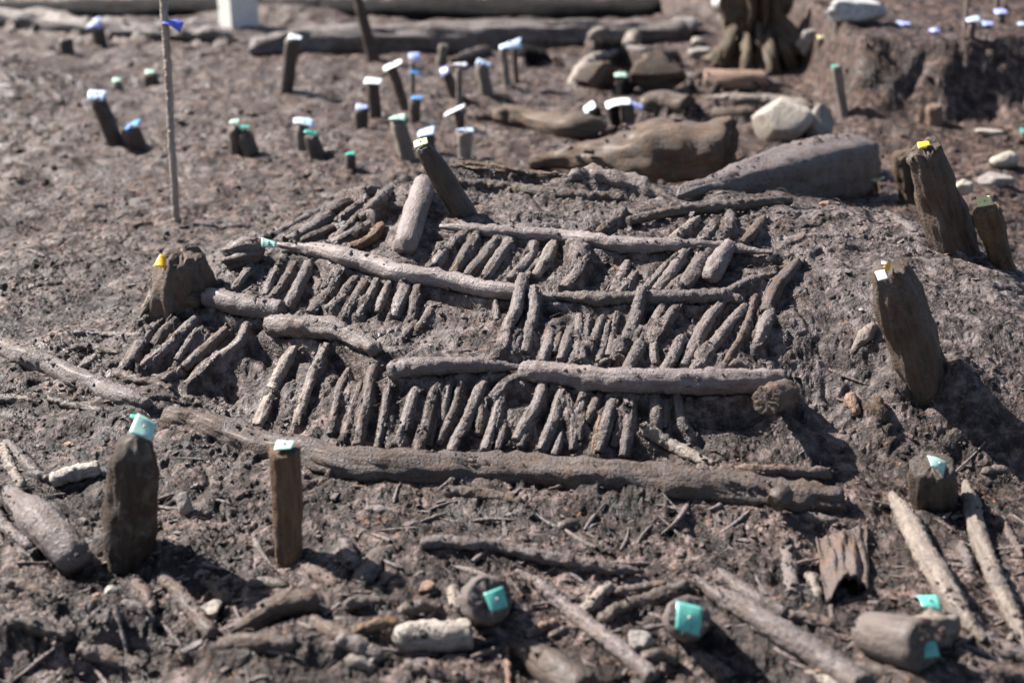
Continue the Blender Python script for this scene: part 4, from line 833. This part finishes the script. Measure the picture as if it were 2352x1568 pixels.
post('very low peg with a crumpled lilac label near the terrace edge', 'C', (1740,220), (1740,208), [30,30], 'post', tags=[(1740,205,80,38,'lilac',dict(curl=.3,ratio=.9))], **bgp)
post('low peg with a blue label between two taller blue-labelled terrace posts', 'C', (2100,175), (2100,162), [30,30], 'post', tags=[(2100,156,80,44,'lilac',dict(ratio=.9))], **bgp)
post('low peg with a blue label at the right picture edge', 'C', (2335,185), (2335,170), [30,30], 'post', tags=[(2335,163,60,36,'paleblue',dict(ratio=.9))], **bgp)
post('peg with a bright blue label just left of the tree stump', 'C', (345,200), (345,170), [40,36], 'post', tags=[(350,155,80,62,'lilac',dict(roll=-18,ratio=.9))], **bgp)
post('stub with a yellow flower-like label right of the tree stump', 'C', (955,300), (950,262), [60,50], 'post', tags=[(950,252,48,40,'yellow',dict(ratio=1,curl=.3))], **bgp)
post('small pale peg in front of the crumpled sheet at the back', 'C', (1062,195), (1075,120), [44,50], 'tan', tags=[], group=None, name='peg', cat='peg', **bgp)
post('stub with a teal label cut by the right picture edge', 'C', (2362,950), (2352,910), [60,50], 'rust', tags=[(2346,900,50,60,'teal',dict(ratio=1))], **bgp)

def root_stump():
    B, t = cast(1735, 158); mp = t/FPX
    hts = [-.05, .0, .05, .12, .20, .30, .40, .50]; rads = [105, 98, 84, 74, 66, 58, 54, 50]
    P = [B+np.array([-.00+.02*h, .05, h]) for h in hts]; Rr = [r*mp for r in rads]
    V, F, G, _, _ = tube_arrays(P, Rr, seed=31, lump=.16, groove=.6, crumb=.004, ends=('cut', 'round'), seg=64, res=.014)
    o = link('tree_stump', mesh_from('tree_stump', V-B, F, M['stumpwood'], G), None, tuple(B)); tag_obj(o, 'tall ragged tree stump with spreading roots at the top right', 'tree stump')
    for a, (x0, y0, x1, y1, wd) in enumerate(((1690,60,1650,155,26), (1720,80,1705,165,26), (1745,50,1738,160,20), (1790,90,1815,150,30), (1765,70,1775,165,26), (1670,95,1640,150,24))):
        d = ray(x0, y0); p0 = np.array([0, 0, CAM_H])+d*((B[1]-.12)/d[1]); p1, tt = cast(x1, y1, .01); p1 = p1-np.array([0, .06, 0])
        tube('root', [p0+np.array([0, .08, 0]), (p0+p1)/2+np.array([0, -.02, 0]), p1, p1+np.array([.0, -.03, -.03])], [wd*.5*mp*.8, wd*.5*mp, wd*.5*mp, wd*.4*mp], M['stumpwood'], o, seed=40+a, lump=.2, groove=.2, seg=14, res=.02)
root_stump()
def box_thing():
    B, t = cast(*zc('A', 1595, 205)); mp = t*.334/FPX
    a = .125*1.35; b = .20; hgt = .34; ang = R(-37)
    import bmesh
    def bx(w_, d_, h_, z0, bev):
        bm = bmesh.new(); bmesh.ops.create_cube(bm, size=1)
        for v in bm.verts: v.co = Vector((v.co.x*w_, v.co.y*d_, (v.co.z+.5)*h_+z0))
        bmesh.ops.bevel(bm, geom=list(bm.edges), offset=bev, segments=2, affect='EDGES'); me = bpy.data.meshes.new('box'); bm.to_mesh(me); bm.free(); me.materials.append(M['white']); return me
    cx, cy = B[0]+.02, B[1]+.15
    o = link('white_box', bx(b, a, hgt, 0, .006), None, (cx, cy, B[2]-.01)); o.rotation_euler = (0, 0, R(40))
    tag_obj(o, 'white plastic box standing at the back left, cut by the top edge', 'box')
    link('lid', bx(b+.012, a+.012, .03, hgt-.002, .005), o)
    link('foot_rim', bx(b+.006, a+.006, .012, .0, .003), o)
box_thing()
# far trunks, beams and blocks
log('fallen_trunk', 'huge pale fallen trunk lying across the back centre', 'trunk', '.', [(570,116),(700,100),(850,96),(1000,94),(1150,90),(1300,84),(1450,80),(1590,76)], [50,70,76,80,80,72,62,50], 'dryclay', lift=.45, ends=('round','round'), lump=.10, groove=.14, seg=32, res=.05, fill=0, group='fallen trunks at the back')
log('fallen_trunk', 'long pale low trunk along the back left towards the white box', 'trunk', '.', [(-40,45),(120,55),(280,72),(430,82),(540,92)], [56,54,50,48,40], 'dryclay', lift=.5, ends=('cut','round'), lump=.25, groove=.12, seg=28, res=.05, group='fallen trunks at the back')
def beam(label, x0, x1, y, z0, z1, mat, dep=.22, nm='timber_beam'):
    P = [np.array([x0, y, (z0+z1)/2]), np.array([(x0+x1)/2, y+.02, (z0+z1)/2]), np.array([x1, y+.05, (z0+z1)/2])]
    o, _, _ = tube(nm, P, [(z1-z0)/2]*3, M[mat], ends=('cut', 'cut'), lump=.03, groove=.06, seg=40, res=.08, square=.95, seed=nseed())
    tag_obj(o, label, 'beam')
beam('black beam standing in for the shaded trench wall along the top edge, left half', -3.6, -1.31, 9.78, -.30, .085, 'black')  # added for the dark band: shade of the trench wall put into black
beam('black beam standing in for the shaded trench wall along the top edge, centre', -1.29, 1.0, 9.78, -.30, .09, 'black')
beam('pale beam lying behind the black beams at the top edge', -1.75, .45, 10.2, .055, .12, 'dryclay')  # separate beam for the pale line above the dark band
beam('dark square-ended beam at the top edge left of the tree stump', 1.05, 1.65, 11.2, -.02, .22, 'black')
log('cut_log', 'short rust-brown barrel-like log section below the tree stump', 'log', 'R', [(1700,750),(1950,755),(2240,755)], [210,210,205], 'rust', lift=.8, ends=('cut','cut'), lump=.03, group='logs at the back right')
log('cut_log', 'pale pointed log tip right of the rust-brown log section', 'log', 'R', [(2270,770),(2360,775),(2470,790)], [130,120,60], 'caked2', lift=.8, ends=('cut','point'), group='logs at the back right')
log('cut_log', 'dark log left of the rust-brown log section', 'log', 'R', [(1500,730),(1600,745),(1690,755)], [150,170,180], 'brown', lift=.6, group='logs at the back right')
log('cut_log', 'long pale thin log behind the white boulder', 'log', 'R', [(1680,900),(2000,910),(2350,930),(2800,985)], [60,100,110,60], 'tan', lift=.8, ends=('taper','taper'), group='logs at the back right')
log('cut_log', 'brown log with a dark round end facing right, above the big brown timber', 'log', 'R', [(1080,980),(1300,970),(1560,1000)], [190,240,270], 'post', lift=.7, ends=('round','cut'), group='logs at the back right', seg=26)
log('cut_log', 'low muddy block with a dark end left of the white boulder', 'log', 'R', [(1760,1050),(1950,1060),(2130,1075)], [140,150,150], 'post', lift=.5, ends=('round','cut'), group='logs at the back right')
log('timber', 'massive brown cracked timber with a dark rounded end behind the crest', 'timber', 'R', [(100,1480),(500,1430),(900,1350),(1300,1310),(1600,1370),(1930,1440)], [260,400,520,620,660,620], 'rotten', lift=.55, straight=True, near=[0,0,0,0,0,.0], ends=('taper','cut'), lump=.16, groove=.05, crack=.10, square=.5, seg=40, res=.03, fill=0)
blob('mud_lump', 'dark crumbling lump at the right foot of the massive brown timber', 'mud lump', 'R', (1960,1480), 300, 200, 'rotten', .8, .3)
log('timber', 'big smooth grey beam tapering left, resting on the crest at the right', 'timber', 'C', [(-30,1345),(250,1280),(600,1215),(900,1175),(1130,1160)], [100,220,330,420,470], 'caked2', lift=.5, straight=True, ends=('round','cut'), lump=.03, groove=.05, crack=.07, square=.9, seg=40, res=.02, fill=0)
blob('wood_chunk', 'broken brown lump at the right end of the big smooth grey beam', 'wood chunk', 'C', (1240,1110), 230, 260, 'post', .7, .2)
log('timber', 'grey lumpy muddy log left of the white and lilac labels', 'timber', 'B', [(1040,810),(1180,800),(1350,850),(1600,880),(1850,900)], [150,170,130,190,130], 'rotten', lift=.4, ends=('round','round'), lump=.2, seg=30, res=.03, fill=0)
log('fallen_trunk', 'smooth dark log in shadow behind the centre cluster', 'log', 'B', [(780,440),(880,400),(1010,350)], [90,100,80], 'brown', lift=.7, ends=('cut','round'), group='dark logs behind the centre cluster')
log('fallen_trunk', 'fat black log end behind the large crumpled label', 'log', 'B', [(1200,400),(1300,400),(1440,410)], [170,180,120], 'black', lift=.5, group='dark logs behind the centre cluster')  # near-black colour over the whole log
# rotten wood heap
log('rotten_wood', 'hollow curled piece of pale rotten wood on top of the heap', 'rotten wood', 'R', [(640,420),(720,330),(860,350),(880,430)], [90,120,120,90], 'tan', lift=1.2, lump=.3, raise_=[.05,.12,.1,.03], group='rotten wood heap at the back')
log('rotten_wood', 'pale upright broken root in the rotten heap', 'rotten wood', 'R', [(1050,300),(1030,380),(1000,440)], [80,130,110], 'tan', lift=1.0, lump=.3, group='rotten wood heap at the back')
log('rotten_wood', 'bright sunlit root sweeping down the left of the rotten heap', 'rotten wood', 'R', [(1000,480),(800,510),(660,560),(560,680),(480,780)], [60,80,110,150,90], 'birch', lift=.8, lump=.25, raise_=[.04,.05,.04,.0,0], group='rotten wood heap at the back')
blob('rotten_wood', 'crumbling orange-brown middle of the rotten heap', 'rotten wood', 'R', (1230,690), 460, 330, 'rotten', .6, .42, 1.8, group='rotten wood heap at the back')
blob('rotten_wood', 'tan crumbly left shoulder of the rotten heap', 'rotten wood', 'R', (720,690), 330, 260, 'rotten', .7, .38, 1.8, group='rotten wood heap at the back')
log('rotten_wood', 'grey branch lying across the top of the rotten heap', 'rotten wood', 'R', [(880,440),(1150,470),(1450,500)], [60,80,60], 'caked2', lift=1.4, raise_=[.06,.08,.03], group='rotten wood heap at the back')
blob('rock', 'grey rough rock left of the tree stump', 'rock', 'R', (1500,260), 330, 150, 'greystone', .8, .3)
blob('rock', 'small pale rock below the grey rough rock', 'rock', 'R', (1630,390), 130, 70, 'pale', .8, .3)
blob('rock', 'pale flat rock against the roots of the tree stump', 'rock', 'R', (1680,500), 240, 100, 'greystone', .8, .3)
blob('rock', 'dark round rock right of the tree stump', 'rock', 'C', (870,300), 150, 150, 'greystone', .8, .3)
blob('boulder', 'large cream boulder with a broken dark right side', 'boulder', 'C', (680,830), 400, 290, 'pale', .8, .13, 1.2, roll=12)
blob('boulder', 'brown muddy block fused to the right of the cream boulder', 'boulder', 'C', (940,860), 170, 230, 'greystone', .8, .18, 1.5)
blob('stone', 'rounded pale stone at the right edge, topmost of three', 'stone', 'C', (2215,1105), 180, 110, 'pale', .8, .12)
blob('stone', 'long pale stone at the right edge, middle of three', 'stone', 'C', (2160,1240), 210, 95, 'greystone', .7, .14)
blob('stone', 'small grey-white stone left below the other two right stones', 'stone', 'C', (1930,1300), 135, 105, 'pale', .8, .2)
blob('slab', 'flat cream wood slab lying on the floor at the right', 'slab', 'C', (2110,915), 170, 46, 'pale', .5, .06, sharp=.3, sink=.1)
blob('rag', 'crumpled grey-white sheet heaped at the top right', 'sheet', 'C', (1215,90), 340, 170, 'rag', .6, .35, 1.6)
blob('bowl', 'white rounded basin cut by the top edge left of the tree stump', 'basin', 'C', (310,20), 190, 110, 'white', .9, .04, facets=0)
blob('rock', 'pale rounded rock left of the violet tape on the rod', 'rock', 'A', (1360,200), 200, 110, 'greystone', .8, .2)
blob('rock', 'dark rock by the base of the white box', 'rock', 'A', (1210,230), 80, 70, 'greystone', .8, .2)
blob('clod', 'small white chip lying on the big smooth grey beam', 'chip', 'C', (580,1195), 34, 26, 'pale', .8, .2, sub=2)
blob('clod', 'tiny white pebble on the right mound beside the leaning right post', 'pebble', 'F', (1232,566), 36, 22, 'pale', .8, .2, sub=2)
blob('clod', 'orange wood crumb below the big smooth grey beam', 'wood chip', 'C', (990,1405), 80, 40, 'rust', .8, .3, sub=3)

# ------------------------------------------------------------------ the ground
def build_ground():
    def rows_density():
        # close rows where the slopes are steep and sharp
        ys = [1.75]
        while ys[-1] < 11.2:
            y = ys[-1]; f = .0034 if 2.9 < y < 4.5 else .0042 if y < 2.9 else .0042+.0010*(y-4.5)*2.2
            ys.append(y+f*(1 if y < 4.5 else 1.0))
        return np.array(ys)
    yd = rows_density()
    far = [11.26, 11.4, 11.7, 12.2, 13, 14.5, 17, 21, 27, 38, 60, 110]; near = [-60, -25, -10, -4, -1, .3, 1.0, 1.35, 1.55, 1.68]
    ys = np.concatenate([near, yd, far])
    nu = 960; u = np.linspace(-1, 1, nu)
    ext = np.array([.012, .03, .06, .12, .22, .4, .8, 1.6, 3.5, 8, 20, 50, 110])
    hw = .385*(np.clip(ys, 1.6, 12)*cp+CAM_H*sp)+.03
    X = np.concatenate([-(hw[:, None]+ext[::-1][None]), hw[:, None]*u[None], hw[:, None]+ext[None]], 1)
    Y = np.repeat(ys[:, None], X.shape[1], 1)
    Z = H(X, Y).astype(np.float32)
    X = X.astype(np.float32); Y = Y.astype(np.float32)
    ne = len(ext)
    def sub(x0, x1, y0, y1):
        j0, j1 = np.searchsorted(ys, [y0, y1]); j1 = min(j1+1, len(ys)); j0 = max(j0-1, 0)
        h0 = hw[j0:j1]
        u0 = min(x0/h0.min(), x0/h0.max()); u1 = max(x1/h0.min(), x1/h0.max())
        i0 = int(np.clip((u0+1)/2*(nu-1), 0, nu-1)); i1 = int(np.clip((u1+1)/2*(nu-1)+2, 1, nu))
        return slice(j0, j1), slice(ne+i0, ne+i1)
    # crumb, clod and smear relief
    core = (slice(len(near)-3, len(near)+len(yd)+2), slice(0, X.shape[1]))
    x, y = X[core], Y[core]
    m1 = S((p2(x*1.7, y*1.7, 31)+.28)/.55)                     # crumbly or smeared
    m2 = S((p2(x*4.5, y*4.5, 33)+.30)/.6)
    on_mound = np.exp(-((x-.2)/1.35)**2-((y-3.6)/.55)**2)
    left_field = S((4.9-y)/.6)*S((y-3.3)/.5)*S((-.45-x)/.4)
    rough = np.clip(.10+.70*m1*m2+.25*left_field-.40*np.exp(-((x-1.1)/.45)**2-((y-3.45)/.5)**2), .10, 1.1)
    rough = rough*np.interp(y, [1.7, 4.8, 6.0, 9], [1.2, 1.1, 1.1, 1.2])
    wx = x+.012*p2(x*22, y*22, 51); wy = y+.012*p2(x*22, y*22, 52)
    far_ = S((y-4.4)/.8); m3 = S((p2(x*3.1, y*3.1, 35)+.05)/.35)
    d = (.004+.005*m3)*rough*(crumbs(wx*33, wy*33, 1)-.25)
    d += .0065*rough*(crumbs(wx*68, wy*68, 2)-.25)+.0045*rough*(crumbs(wx*120, wy*120, 3)-.25)
    for f_, a_ in ((9, .010), (20, .0065), (43, .0042), (90, .0026), (180, .0014)): d += a_*p2(wx*f_*1.0, wy*f_*1.15, 80+f_)*.85
    pit = p2(wx*38, wy*38, 46)+.6*p2(wx*85, wy*85, 47)
    d -= .007*S((pit-.28)/.25)*(1-.3*m3)
    d += .008*S((y-4.4)/.8)*rough*(crumbs(wx*11, wy*11, 7)-.25)
    d += .009*p2(x*15, y*15, 41)+.004*np.abs(p2(x*45, y*45, 42))
    d -= .010*S((.12-np.abs(p2(x*5+.4*p2(x*14, y*14, 45), y*9, 44)))/.12)*S((m1-.3)/.4)   # cracks and scrape marks
    Z[core] += d
    fine = np.zeros_like(Z); fine[core] = d
    # the mud rises to meet each piece of wood
    # mud dug out between the sticks, and undercut in front of the rails
    rec = np.zeros_like(Z)
    for C_, rr, fill, reach, rowed, rail in fillets:
        if not (rowed or rail): continue
        rmx = rr.max(); R_ = rmx*3.6
        sl = sub(C_[:, 0].min()-R_, C_[:, 0].max()+R_, C_[:, 1].min()-R_, C_[:, 1].max()+R_); x, y = X[sl], Y[sl]
        best = np.full(x.shape, 1e9, np.float32); front = np.zeros(x.shape, bool)
        for c in C_[::2]:
            dd = np.hypot(x-c[0], y-c[1]); k = dd < best; best = np.where(k, dd, best); front = np.where(k, y < c[1], front)
        nz = 1+.5*p2(x*14, y*14, 63)
        if rowed: v = rmx*.8*(1-S(best/(rmx*3.3)))*nz
        else: v = rmx*1.25*(1-S((best-rmx*.8)/(rmx*2.4)))*nz*front
        rec[sl] = np.maximum(rec[sl], v)
    Z -= rec; ztop = np.full_like(Z, -9)
    for C_, rr, fill, reach, rowed, rail in fillets:
        rmx = rr.max(); R_ = rmx*reach+.012
        sl = sub(C_[:, 0].min()-R_, C_[:, 0].max()+R_, C_[:, 1].min()-R_, C_[:, 1].max()+R_)
        x, y = X[sl], Y[sl]
        if x.size == 0: continue
        step = max(1, len(C_)//24); idx = np.unique(np.r_[np.arange(0, len(C_), step), len(C_)-1]); Q = C_[idx]; rq = rr[idx]
        best = np.full(x.shape, 1e9, np.float32); az = np.zeros_like(best); ar = np.full(x.shape, rmx, np.float32)
        for a, b, ra, rb_ in zip(Q[:-1], Q[1:], rq[:-1], rq[1:]):
            vx, vy = b[0]-a[0], b[1]-a[1]; L2 = vx*vx+vy*vy+1e-9
            t = np.clip(((x-a[0])*vx+(y-a[1])*vy)/L2, 0, 1); dd = np.hypot(x-a[0]-t*vx, y-a[1]-t*vy)
            k = dd < best; best = np.where(k, dd, best); az = np.where(k, a[2]+t*(b[2]-a[2]), az); ar = np.where(k, ra+t*(rb_-ra), ar)
        jit = 1+.35*p2(x*30, y*30, 61)
        wgt = 1-S((best-ar*.85)/(ar*(reach-.85)*jit+.004))
        target = az-ar*(.35 if fill > .2 else .62 if fill >= 0 else .88)+fine[sl]*.8
        if rowed or fill > .2:
            cov = S((p2(x*9, y*9, 64)+.4*p2(x*30, y*30, 66)-.02)/.16)
            target = az-ar*((.30 if rowed else .25)-(1.2 if rowed else .45)*cov)+fine[sl]*1.0
        ztop[sl] = np.maximum(ztop[sl], np.where(best < ar*.95, az+np.sqrt(np.maximum(ar*ar-best*best, 0))-.001, -9))
        lower = np.minimum(Z[sl], az-ar*.2)*(best < ar)+Z[sl]*(best >= ar)
        Z[sl] = np.where(wgt > 0, lower*(1-wgt)+target*wgt, Z[sl])
    for bx, by, bz, rb_ in collars:
        sl = sub(bx-rb_*4, bx+rb_*4, by-rb_*4, by+rb_*4); x, y = X[sl], Y[sl]
        if x.size == 0: continue
        q = np.hypot(x-bx, y-by)/rb_*(1+.3*p2(x*25, y*25, 71))
        Z[sl] += (.18*np.exp(-((q-1.55)/.35)**2)-.10*np.exp(-(q/1.1)**4))*min(rb_, .06)*.8
    V = np.stack([X, Y, Z], -1).reshape(-1, 3)
    nr, nc = X.shape; i = np.arange(nr-1)[:, None]*nc; j = np.arange(nc-1)[None]
    F = np.stack([i+j, i+j+1, i+nc+j+1, i+nc+j], -1).reshape(-1, 4)
    o = link('ground', mesh_from('ground', V, F, M['mud'])); o['kind'] = 'structure'
    ZS = np.maximum(Z, ztop)
    def zat(x, y, Z=Z):
        j = np.clip(np.searchsorted(ys, y)-1, 0, nr-2); fy = (y-ys[j])/(ys[j+1]-ys[j])
        hh = hw[j]+(hw[j+1]-hw[j])*fy; uu = np.clip((x/hh+1)/2*(nu-1), 0, nu-1.001); i = uu.astype(int); fx = uu-i; i = i+ne
        return (Z[j, i]*(1-fx)+Z[j, i+1]*fx)*(1-fy)+(Z[j+1, i]*(1-fx)+Z[j+1, i+1]*fx)*fy
    return zat, (lambda x, y: zat(x, y, ZS))
zat, ztopat = build_ground()

# ------------------------------------------------------------------ clods, chips, fibres: what nobody could count
def scatter_xy(n_, y0, y1, power=1.0, seed=0):
    rs = np.random.RandomState(seed); y = y0*(y1/y0)**(rs.rand(n_)**power); x = rs.uniform(-1, 1, n_)*(.385*(y*cp+CAM_H*sp)); return x, y, rs
def clods(n_, y0, y1, s0, s1, seed, thr):
    x, y, rs = scatter_xy(n_, y0, y1, 1.0, seed)
    keep = p2(x*2.2, y*2.2, seed)+.7*p2(x*9, y*9, seed+1)+rs.uniform(-.25, .25, n_) > thr; x, y = x[keep], y[keep]; n_ = len(x)
    Vb, Fb = ico(1); s = s0*(s1/s0)**(rs.rand(n_)**2.6)
    V = Vb[None]*(1+.30*rs.normal(size=(n_, len(Vb), 1)).clip(-1.3, 1.3))*np.stack([s*rs.uniform(.7, 1.3, n_), s*rs.uniform(.7, 1.3, n_), s*rs.uniform(.45, .9, n_)], 1)[:, None]
    V = V+np.stack([x, y, ztopat(x, y)+s*.12], 1)[:, None]
    F = Fb[None]+np.arange(n_)[:, None, None]*len(Vb)
    return V.reshape(-1, 3), F.reshape(-1, 3)
Va, Fa = clods(20000, 2.0, 5.4, .0022, .0085, 5, .02); Vb, Fb = clods(2200, 4.6, 9.5, .007, .024, 9, .05)
o = link('mud_crumbs', mesh_from('mud_crumbs', np.vstack([Va, Vb]), np.vstack([Fa, Fb+len(Va)]), M['mud'], smooth=False)); o['kind'] = 'stuff'
def chips(n_, seed, mat, nm, y1=6.5, sz=(.004, .016)):
    x, y, rs = scatter_xy(n_, 2.0, y1, 1.0, seed); a = rs.rand(n_)*6.28; L = sz[0]*(sz[1]/sz[0])**(rs.rand(n_)**2); Wd = L*rs.uniform(.18, .5, n_); T = L*.12
    c = np.array([[-1, -1, -1], [1, -1, -1], [1, 1, -1], [-1, 1, -1], [-1, -1, 1], [1, -1, 1], [1, 1, 1], [-1, 1, 1]], float)
    V = c[None]*np.stack([L, Wd, T], 1)[:, None]*(1+.2*rs.normal(size=(n_, 8, 1))); tl = rs.normal(size=n_)*.35
    Xr = V[..., 0]*np.cos(a)[:, None]-V[..., 1]*np.sin(a)[:, None]; Yr = V[..., 0]*np.sin(a)[:, None]+V[..., 1]*np.cos(a)[:, None]; Zr = V[..., 2]+V[..., 0]*np.sin(tl)[:, None]
    V = np.stack([Xr+x[:, None], Yr+y[:, None], Zr+(zat(x, y)+.002)[:, None]], -1)
    f = np.array([[0, 3, 2, 1], [4, 5, 6, 7], [0, 1, 5, 4], [1, 2, 6, 5], [2, 3, 7, 6], [3, 0, 4, 7]])
    F = (f[None]+np.arange(n_)[:, None, None]*8).reshape(-1, 4); V = V.reshape(-1, 3)
    o = link(nm, mesh_from(nm, V, F, M[mat], V*.3, smooth=False)); o['kind'] = 'stuff'
chips(1600, 21, 'caked2', 'wood_chips'); chips(260, 22, 'rust', 'red_wood_chips'); chips(120, 23, 'tan', 'pale_wood_chips', sz=(.003, .010))
def fibres(n_, seed):
    x, y, rs = scatter_xy(n_, 2.1, 5.2, .9, seed); keep = p2(x*3, y*3, 77) > -.05; x, y = x[keep], y[keep]; n_ = len(x)
    k = 6; s = np.linspace(-1, 1, k); L = .008+.022*rs.rand(n_)**2; a = rs.rand(n_)*6.28; cv = rs.normal(size=n_)*.5
    cx = x[:, None]+L[:, None]*(s*np.cos(a)[:, None]-cv[:, None]*s*s*np.sin(a)[:, None]); cy = y[:, None]+L[:, None]*(s*np.sin(a)[:, None]+cv[:, None]*s*s*np.cos(a)[:, None])
    up = rs.rand(n_)[:, None]*L[:, None]*.5*(1-s*s)+rs.normal(size=n_)[:, None]*L[:, None]*.2*s
    cz_ = zat(cx.ravel(), cy.ravel()).reshape(cx.shape); cz_ = np.maximum(cz_.mean(1)[:, None]*.5+cz_*.5, cz_)+.002+np.maximum(up, 0)
    r = (.0004+.0006*rs.rand(n_))[:, None, None]; th = np.array([0, 2.09, 4.19]); C_ = np.stack([cx, cy, cz_], -1)
    off = np.stack([np.cos(th)[None]*-np.sin(a)[:, None], np.cos(th)[None]*np.cos(a)[:, None], np.sin(th)[None]+0*a[:, None]], -1)
    V = C_[:, :, None]+off[:, None]*r[..., None]
    i = np.arange(k-1)[:, None]*3; j = np.arange(3)[None]; j2 = (j+1) % 3
    f = np.stack([i+j, i+j2, i+3+j2, i+3+j], -1).reshape(-1, 4); F = (f[None]+np.arange(n_)[:, None, None]*k*3).reshape(-1, 4); V = V.reshape(-1, 3)
    o = link('root_fibres', mesh_from('root_fibres', V, F, M['caked'], V*.3)); o['kind'] = 'stuff'
fibres(2600, 41)
def twig_litter(n_, seed):
    rs = np.random.RandomState(seed); Vs, Fs, off = [], [], 0
    for q in range(n_):
        y = rs.uniform(2.05, 2.9) if q % 8 else rs.uniform(2.9, 4.6); x = rs.uniform(-1, 1)*.385*(y*cp+CAM_H*sp)
        if y > 2.9 and abs(x) < .75: continue
        L = rs.uniform(.015, .06); a = rs.choice([.5, -.6, 2.6])+rs.normal()*.5; r = rs.uniform(.0018, .0055); k = 6
        s_ = np.linspace(-1, 1, k); cv = rs.normal()*.10
        cx = x+L*(s_*math.cos(a)-cv*s_*s_*math.sin(a)); cy = y+L*(s_*math.sin(a)+cv*s_*s_*math.cos(a))
        z0 = zat(cx, cy); cz_ = np.polyval(np.polyfit(s_, z0, 1), s_)+r*rs.uniform(.2, 1.2)
        P = np.stack([cx, cy, cz_], 1); th = np.linspace(0, 2*np.pi, 6, endpoint=False); rr = r*(1-.4*s_*rs.choice([-1, 1]))*(1+.2*rs.normal(size=k))
        rr[0] *= .6; rr[-1] *= .6
        n1 = np.array([-math.sin(a), math.cos(a), 0]); V = P[:, None]+rr[:, None, None]*(np.cos(th)[None, :, None]*n1+np.sin(th)[None, :, None]*np.array([0, 0, 1.]))
        i = np.arange(k-1)[:, None]*6; j = np.arange(6)[None]; j2 = (j+1) % 6
        F = np.stack([i+j, i+j2, i+6+j2, i+6+j], -1).reshape(-1, 4)+off; Vs.append(V.reshape(-1, 3)); Fs.append(F); off += k*6
    V = np.vstack(Vs); G = V*np.array([1, .3, 1]); o = link('twig_litter', mesh_from('twig_litter', V, np.vstack(Fs), M['caked2'], G)); o['kind'] = 'stuff'
twig_litter(200, 55)
